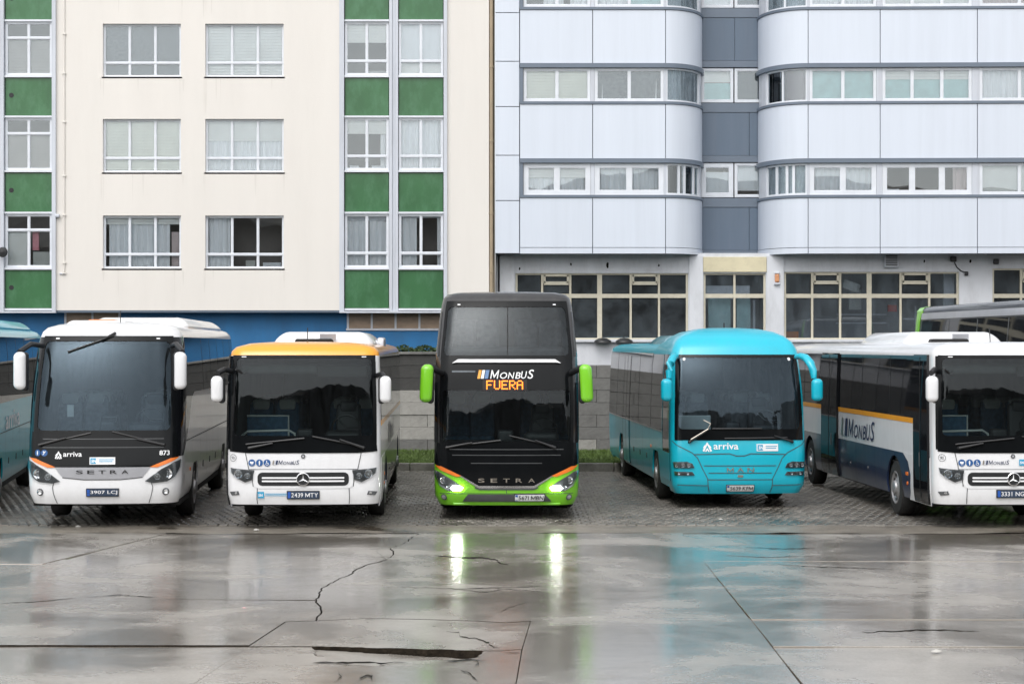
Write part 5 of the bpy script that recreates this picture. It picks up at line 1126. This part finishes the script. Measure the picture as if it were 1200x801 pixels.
    wiper(b, root, (-.9, 1.36), (-.5, 1.44), (-.95, 1.42), (.02, 1.52)); wiper(b, root, (1.0, 1.36), (.6, 1.5), (.92, 1.4), (.15, 1.55))
    mirror_arm(root, [(-1.2, .3, 2.62), (-1.3, .05, 2.66), (-1.4, -.1, 2.6)], .045, 'black', (-1.40, -.16, 2.34), (.2, .2, .43), 'white', -1)
    mirror_arm(root, [(1.2, .3, 2.55), (1.3, .1, 2.58), (1.36, -.05, 2.5)], .045, 'black', (1.365, -.1, 2.33), (.19, .2, .44), 'white', 1)
    m = MB(); m.tube([(-1.12, .1, 2.66), (-1.0, .2, 2.58), (-.95, .25, 2.62)], .02, 6); m.build('inner_mirror_stalk', 'black', root)
    pod(root, -.86, 1.02, 3.7, 7.5, 3.08, 3.31, r=.2); pod(root, -.45, .3, 3.45, 3.75, 3.08, 3.18, 'under', 'roof_vent', .03); pod(root, .95, 1.12, 6.8, 7.6, 3.06, 3.22, 'silver', 'roof_hatch', .05)
    m = MB(); m.box(.02, .32, 3.66, 3.72, 3.15, 3.27); m.build('vent_grille', 'silver', root)
    m = MB(); m.tube([(-.02, 1.2, 3.1), (-.02, 1.25, 3.36)], .009, 6); m.build('aerial', 'black', root)
    return root
intouro(-3.46, 31.1, 1.9, 'orange', 'white regional bus with an amber roof front and three blue pictograms', '2439 MTY', 1)
intouro(8.3, 31.1, 2.5, 'white', 'white and navy regional bus with orange waist stripe at the right edge', '3331 NG', -1)

def decker(X, D, a, label, full=True):
    root = place('double_decker_coach', X, D, a, label)
    prof = [(.26, 1.19, .1), (.42, 1.262, 0), (.8, 1.275, 0), (1.2, 1.275, .02), (1.5, 1.275, .045), (2.4, 1.27, .14), (2.85, 1.255, .25), (3.3, 1.215, .42), (3.8, 1.165, .66), (3.9, 1.14, .73)]
    b = Bus(2.55, 13.0, prof, .12, .32, [(3.97, 1.07, .09), (4.01, .9, .25), (4.03, .5, .6), (4.035, .02, 1.0)]); S = b.sf; wy = (2.75, 9.3)
    b.hull(root, ['lime', 'coachblack'], [1.0, 1.25, 2.3, 2.87, 3.78, .97], [(1.16, 1.25, 2.32), (1.17, 2.86, 3.78)] if full else None, lambda q, z: 1 if z > .97 else 0, flanks=(S(1.0), S(12.2), 1.0)); chassis(b, root, wy)
    for sg in (1, -1):
        flank_panel(b, root, 1.0, 12.2, .3, 1.0, wy, 'lime', sg, 'lime_skirt_panel')
        M_ = (lambda p: p) if sg > 0 else mirror2
        b.patch(root, 'upper_side_glazing', M_([(1.26, 2.86), (S(12.4), 2.86), (S(12.3), 3.66), (1.3, 3.66)]), 'sideglass', .006); b.patch(root, 'lower_side_glazing', M_([(1.26, 1.35), (S(12.0), 1.6), (S(12.0), 2.4), (1.26, 2.4)]), 'sideglass', .006)
        b.patch(root, 'roof_rail', M_([(S(.9), 3.69), (S(12.4), 3.69), (S(12.4), 3.84), (S(.9), 3.84)]), 'silver', .012)
        for y in (2.2, 4.2, 6.2, 8.2, 10.2): b.line(root, [(sg * S(y), 2.9), (sg * S(y), 3.64)], .05, 'lamphousing', 'window_joint', .009)
        cg = [(S(12.62), 1.3), (S(12.8), 1.3), (S(12.9), 3.9), (S(12.35), 3.9), (S(12.5), 3.6)]; b.patch(root, 'lime_rear_corner', M_(cg), 'lime', .012)
    if not full:
        for sg in (-1, 1): mirror_arm(root, [(sg * 1.15, .4, 2.62), (sg * 1.3, .05, 2.66), (sg * 1.4, -.1, 2.6)], .045, 'black', (sg * 1.42, -.18, 2.4), (.2, .22, .64), 'lime', sg)
        m = MB(); cx = b.Wh
        b2 = [(w, z) for z, w, _ in b.roof]; vs = []
        for y in (12.45, 12.85):
            for w, z in [(1.165, 3.88)] + [(q[1] + .006, q[0] + .006) for q in b.roof]: vs += [(-w, y, z)]
        n = len(b.roof) + 1; m.add(vs, [(i, i + 1, n + i + 1, n + i) for i in range(n - 1)]); m.build('lime_roof_edge', 'lime', root)
        return root
    glaze(b, root, 1.165, 1.24, 2.33, 'screen'); frit(b, root, 1.19, 1.2, 2.82, (1.135, 1.38, 2.27, .06)); interior(b, root, .9, 2.5, 1.4, 'seatblue', rows=3)
    glaze(b, root, 1.175, 2.85, 3.79, 'screen_upper', 'upper_windscreen'); frit(b, root, 1.2, 2.80, 3.85, (1.14, 2.88, 3.74, .1), 'upper_windscreen_surround')
    b.line(root, [(.02, 2.85), (.02, 3.79)], .016, 'under', 'windscreen_joint', .02)
    m = MB(); w = 1.1; vs = [(-w, .9, 2.75), (w, .9, 2.75), (w, 8, 2.75), (-w, 8, 2.75), (-w, 1.25, 3.85), (w, 1.25, 3.85), (w, 8, 3.85), (-w, 8, 3.85)]; m.add(vs, [(0, 1, 2, 3), (4, 7, 6, 5), (1, 5, 6, 2), (2, 6, 7, 3), (3, 7, 4, 0)]); m.build('upper_deck_lining', 'lining', root, fix=False)
    m = MB(); m.rbox((0, .95, 2.92), (2.1, .4, .22), .08, 3); m.build('upper_deck_shelf', 'dash', root, smooth=True)
    for x in (-.8, -.36, .36, .8):
        m = MB(); m.rbox((x, 1.9, 3.2), (.42, .14, .66), .06, 3); m.build('upper_seat', 'seatgrey', root, smooth=True)
    # black front panel running down into a lime V with a bright trim
    v = [(-1.32, .975), (-1.2, .94), (-.80, .775), (-.485, .595), (.485, .595), (.80, .775), (1.2, .94), (1.32, .975), (1.26, 1.35), (-1.26, 1.35)]
    b.patch(root, 'black_front_panel', v, 'blackgloss', .014)
    tr = [(-.82, .775), (-.79, .78), (-.48, .605), (.48, .605), (.79, .78), (.82, .775), (.49, .565), (-.49, .565)]; b.patch(root, 'bright_grille_trim', tr, 'chrome', .024)
    b.patch(root, 'grey_grille_trim', [(-.49, .563), (.49, .563), (.55, .585), (.56, .565), (.47, .535), (-.47, .535), (-.56, .565), (-.55, .585)], 'lamphousing', .018)
    for z, w in ((1.24, 1.0), (1.14, .95), (1.0, .62)): b.line(root, [(-w, z), (w, z)], .012, 'lamphousing', 'panel_crease', .018)
    wide_word(b, root, 'SETRA', -.495, .495, .665, .735, 'dullchrome', .52)
    for sg in (1, -1):
        o_ = [(.77, .77), (.88, .762), (1.16, .875), (1.3, .955), (1.14, .94)]; b.patch(root, 'orange_flash', o_ if sg > 0 else mirror2(o_), 'stripe', .02)
        h = [(.755, .575), (.80, .515), (1.02, .51), (1.18, .6), (1.30, .76), (1.33, .87), (1.2, .84), (1.0, .735)]
        lt = [(.762, .57), (.80, .522), (.95, .52), (.985, .56), (.95, .6), (.80, .6)]
        fr = [(1.02, .512), (1.18, .6), (1.3, .76), (1.33, .87), (1.29, .855), (1.26, .77), (1.15, .62), (1.0, .54)]
        lamp(b, root, h, sg, [(1.1, .7, .07), (1.02, .58, .035)], lt, frame=fr)
        b.patch(root, 'fog_lamp', circle2(sg * 1.12, .402, .055, 16), 'lamphousing', .01); b.patch(root, 'fog_lamp_lens', circle2(sg * 1.12, .402, .036, 14), 'silver', .014)
    b.patch(root, 'lower_intake', [(-.8, .325), (.82, .325), (.68, .455), (-.68, .455)], 'lamphousing', .01)
    b.line(root, [(-1.2, .47), (-.7, .47), (.7, .47), (1.2, .47)], .01); b.line(root, [(0, .47), (0, .535)], .01)
    m = MB(); m.rbox((0, .14, .255), (1.9, .12, .05), .024, 3, taper=lambda p: (p.x, p.y + .05 * p.x * p.x, p.z + .03 * p.x * p.x)); m.build('front_lip', 'lime', root, smooth=True)
    plate(b, root, '5671 MBN', .15, .338, False)
    b.patch(root, 'white_fin', [(-.97, 2.745), (-.88, 2.76), (.88, 2.76), (.97, 2.745), (.86, 2.815), (-.86, 2.815)], 'letter_w', .07, back=.01)
    operator_mark(b, root, -.515, .495, 2.475, 2.625, 'letter_w', off=.02)
    # destination display of lit dots
    bd = b.patch(root, 'destination_display', [(-.42, 2.26), (.36, 2.26), (.36, 2.455), (-.42, 2.455)], 'ledboard', .016); V, Fc = [], []; p = .0228; x = -.355
    for ch in 'FUERA':
        for r, row in enumerate(LED[ch].split()):
            for c, q in enumerate(row):
                if q == '1':
                    k = len(V); a0, z0 = x + c * p, 2.445 - (r + 1) * p; e = p * .37; V += [(a0 + p / 2 - e, z0 + p / 2 - e), (a0 + p / 2 + e, z0 + p / 2 - e), (a0 + p / 2 + e, z0 + p / 2 + e), (a0 + p / 2 - e, z0 + p / 2 + e)]; Fc.append((k, k + 1, k + 2, k + 3))
        x += p * 5.85
    b.decal(bd, 'display_letters', V, Fc, 'led', .022)
    b.patch(root, 'screen_vent_strip', rrect(-.97, -.55, 2.585, 2.615, .008, 2), 'seatgrey', .018)
    wiper(b, root, (-1.05, 1.27), (-.6, 1.36), (-1.0, 1.29), (-.1, 1.4)); wiper(b, root, (.85, 1.27), (.5, 1.4), (.82, 1.3), (.05, 1.48))
    for sg in (-1, 1):
        mirror_arm(root, [(sg * 1.1, .42, 2.55), (sg * 1.22, .05, 2.62), (sg * 1.32, -.12, 2.66)], .055, 'black', (sg * 1.40, -.18, 2.40), (.22, .22, .66), 'lime', sg, taper=lambda p, sg=sg: (p.x - sg * .05 * max(0, p.z) * 2, p.y, p.z))
        b.patch(root, 'roof_marker_lamp', rrect(sg * .93 - .03, sg * .93 + .03, 3.775, 3.795, .008, 2), 'letter_w', .016)
    return root
decker(-.097, 32.8, 0, 'tall black and lime double decker coach with lit headlights and amber display')
decker(12.15, 33.4, 4.7, 'dark double decker with a lime rear corner behind the white and navy bus', False)

def intercity(X, D, a, label):
    root = place('intercity_bus', X, D, a, label)
    prof = [(.28, 1.18, .1), (.42, 1.25, 0), (.9, 1.27, 0), (1.3, 1.275, .04), (1.6, 1.27, .07), (2.1, 1.255, .13), (2.5, 1.235, .24), (2.9, 1.205, .42), (2.98, 1.185, .46)]
    b = Bus(2.55, 12.2, prof, .12, .21, [(3.03, 1.13, .07), (3.08, 1.0, .2), (3.11, .6, .5), (3.12, .02, .9)]); S = b.sf; wy = (2.6, 9.1)
    b.hull(root, 'aqua', [1.0, 1.29, 2.88], [(1.19, 1.29, 2.88)], flanks=(S(.9), S(11.6), 1.0)); chassis(b, root, wy)
    for sg in (1, -1):
        M_ = (lambda p: p) if sg > 0 else mirror2
        flank_panel(b, root, .9, 11.6, .36, 1.0, wy, 'aqua', sg)
        b.patch(root, 'side_glazing', M_([(S(1.5), 1.38), (S(11.9), 1.38), (S(11.95), 2.9), (S(1.5), 2.9)]), 'sideglass', .006)
        d = b.patch(root, 'door', M_([(S(.42), .5), (S(1.44), .5), (S(1.44), 2.9), (S(.42), 2.9)]), 'sideglass', .006)
        for q in ([(.42, .42), (.42, 2.9)], [(1.46, .4), (1.46, 2.9)]): b.line(d, [(sg * S(q[0][0]), q[0][1]), (sg * S(q[1][0]), q[1][1])], .05, 'aqua', 'door_frame', .012)
        b.patch(d, 'door_panel', M_([(S(.47), .5), (S(1.41), .5), (S(1.41), 1.02), (S(.47), 1.02)]), 'aqua', .011)
        for y in (3.4, 5.6, 8.0, 10.1): b.line(root, [(sg * S(y), 1.4), (sg * S(y), 2.88)], .025, 'under', 'window_joint', .0085)
        b.line(root, [(sg * S(1.5), 1.39), (sg * S(11.9), 1.39)], .03, 'silver', 'waist_rail', .01)
        if sg < 0:
            m2 = b.patch(root, 'door', mirror2([(S(7.35), .4), (S(8.65), .4), (S(8.65), 2.84), (S(7.35), 2.84)]), 'sideglass', .010); b.patch(m2, 'door_panel', mirror2([(S(7.4), .42), (S(8.6), .42), (S(8.6), 1.36), (S(7.4), 1.36)]), 'aqua', .014)
            for y in (7.37, 8.0, 8.63): b.line(m2, [(-S(y), .42), (-S(y), 2.82)], .03, 'under', 'door_joint', .017)
        for y in (3.6, 4.8, 6.0, 7.1): b.line(root, [(sg * S(y), .4), (sg * S(y), 1.36)], .012)
        for y in (4.1, 5.3, 6.5): b.patch(root, 'flap_handle', rrect(sg * S(y) - .05, sg * S(y) + .05, .72, .83, .02, 2), 'black', .008)
        b.patch(root, 'marker_lamp', rrect(sg * S(3.35) - .05, sg * S(3.35) + .05, .98, 1.04, .01, 2), 'stripe', .01)
    # raised dome over the front of the roof
    sv = [q for q in b.svals() if abs(q) <= S(3.6)]; m = MB(); rings = [(2.885, 1.212, 0), (3.0, 1.19, .035), (3.12, 1.13, .12), (3.23, 1.02, .27), (3.32, .84, .5), (3.375, .6, .8), (3.4, .3, 1.15), (3.405, .01, 1.5)]; y29 = float(np.interp(2.885, *b.fy)); n = len(sv)
    for z, w, dy in rings:
        for q in sv:
            x, y, zz = b.P(q, z, .012 if z < 3 else 0, w=w, yf=y29 + dy); t = min(1, max(0, (y - 2.0) / 2.2)); m.v.append((x, y, 2.885 + (zz - 2.885) * (1 - .5 * t * t * (3 - 2 * t))))
    m.f = [(j * n + i, j * n + i + 1, (j + 1) * n + i + 1, (j + 1) * n + i) for j in range(len(rings) - 1) for i in range(n - 1)]; m.m = [0] * len(m.f)
    m.build('roof_dome', 'aqua', root, smooth=True, ang=50, fix=False)
    pod(root, -.95, .95, 3.4, 6.6, 3.06, 3.27, 'teal', r=.2)
    glaze(b, root, 1.195, 1.28, 2.885, 'screen_rain'); frit(b, root, 1.225, 1.285, 2.9, (1.15, 1.49, 2.83, .08)); interior(b, root, .85, 2.85, 1.45, 'seatgrey', panel=True)
    seams(b, root, [[(1.3, 1.27), (1.2, 1.2), (.9, 1.05), (.8, .95), (.72, .77), (.62, .57), (.61, .3)]], .014)
    b.line(root, [(-.86, 1.02), (-.2, 1.035), (-.08, .995), (.08, .995), (.2, 1.035), (.86, 1.02)], .016)
    for z, w in ((.81, .68), (.673, .6), (.55, .62)): b.line(root, [(-w, z), (w, z)], .014)
    b.line(root, [(-1.2, .45), (-.62, .44)], .012); b.line(root, [(.62, .44), (1.2, .45)], .012)
    for sg in (1, -1):
        h = [(.86, .77), (1.0, .762), (1.25, .765), (1.28, .875), (1.0, .885), (.9, .85)]; lamp(b, root, h, sg, [(.97, .82, .042), (1.08, .82, .046), (1.19, .82, .042)])
        h2 = [(.86, .63), (1.24, .622), (1.26, .70), (.9, .695)]; lamp(b, root, h2, sg, [(.99, .662, .028), (1.16, .662, .028)], name='fog_lamp')
        b.patch(root, 'roof_marker_lamp', circle2(sg * 1.05, 2.8, .03, 10), 'letter_w', .016)
    wide_word(b, root, 'MAN', -.257, .257, .695, .775, 'dullchrome', .66)
    b.patch(root, 'maker_badge', rrect(-.05, .05, .595, .64, .01, 2), 'dullchrome', .014)
    plate(b, root, '5639 KFM', -.262, .33, False); sticker(b, root, .31, .72, 1.08, 1.215)
    arriva_mark(b, root, -.705, -.53, 1.07, 1.25, -.5, -.035, 1.115, 1.235)
    wiper(b, root, (-.95, 1.25), (-.62, 1.46), (-.52, 1.5), (.41, 1.5)); wiper(b, root, (1.0, 1.25), (.64, 1.37), (.9, 1.33), (-.29, 1.32))
    m = MB(); m.tube([b.P(-.92, 1.3, .1), b.P(-.6, 1.5, .12), b.P(-.56, 1.6, .1), b.P(-.68, 1.66, .05)], .014, 8); m.build('grab_handle', 'dullchrome', root, smooth=True)
    for sg in (-1, 1):
        mirror_arm(root, [(sg * 1.14, .42, 2.84), (sg * 1.19, .26, 2.86), (sg * 1.26, .1, 2.82), (sg * 1.32, -.03, 2.72), (sg * 1.35, -.1, 2.58), (sg * 1.36, -.13, 2.44)], [.05, .062, .075, .08, .072, .05], 'aqua', (sg * 1.41, -.17, 2.23), (.21, .2, .42), 'aqua', sg, inner=False)
    m = MB(); m.tube([(.0, 1.9, 3.38), (.0, 1.92, 3.5)], .012, 6); m.build('aerial', 'black', root)
    return root
intercity(4.27, 35.1, 2.7, 'aqua intercity bus with a domed roof front and two aqua mirrors')

# ------------------------------------------------------------------ litter on the wet yard
def scrap(px, py, s, mt, label):
    x, y = gp(px, py); m = MB(); n = 7; s *= .5; r0 = random.random() * 6
    top = [(s * random.uniform(.5, 1.1) * math.cos(r0 + 2 * math.pi * k / n), s * random.uniform(.4, 1) * math.sin(r0 + 2 * math.pi * k / n), random.uniform(.012, .05) * s * 5) for k in range(n)]
    m.add([(0, 0, s * .5)] + top + [(p[0] * 1.02, p[1] * 1.02, .004) for p in top], [(0, 1 + k, 1 + (k + 1) % n) for k in range(n)] + [(1 + k, 1 + n + k, 1 + n + (k + 1) % n, 1 + (k + 1) % n) for k in range(n)])
    o = m.build('litter_scrap', mt); o.location = (x, y, .008); tag(o, label, 'litter', 'scraps of litter on the ground')
scrap(286, 713, .07, 'pinkpaper', 'crumpled pink and white scrap on the open concrete left of the long crack')
scrap(92, 617.5, .12, 'paper', 'white paper scrap on the gritty margin in front of the white touring coach')
scrap(300, 621.5, .12, 'paper', 'white paper scrap at the concrete edge in front of the amber roofed bus')
scrap(845, 609, .1, 'paper', 'pale scrap on the paving in front of the aqua intercity bus')
scrap(1097, 764.5, .13, 'paper', 'white flat scrap on the near concrete joint at the right')
scrap(692, 724.5, .07, 'paper', 'tiny pale scrap on the wet concrete right of the broken slab')
scrap(54, 716, .035, 'soil', 'small dark clod lying on the concrete at the far left')
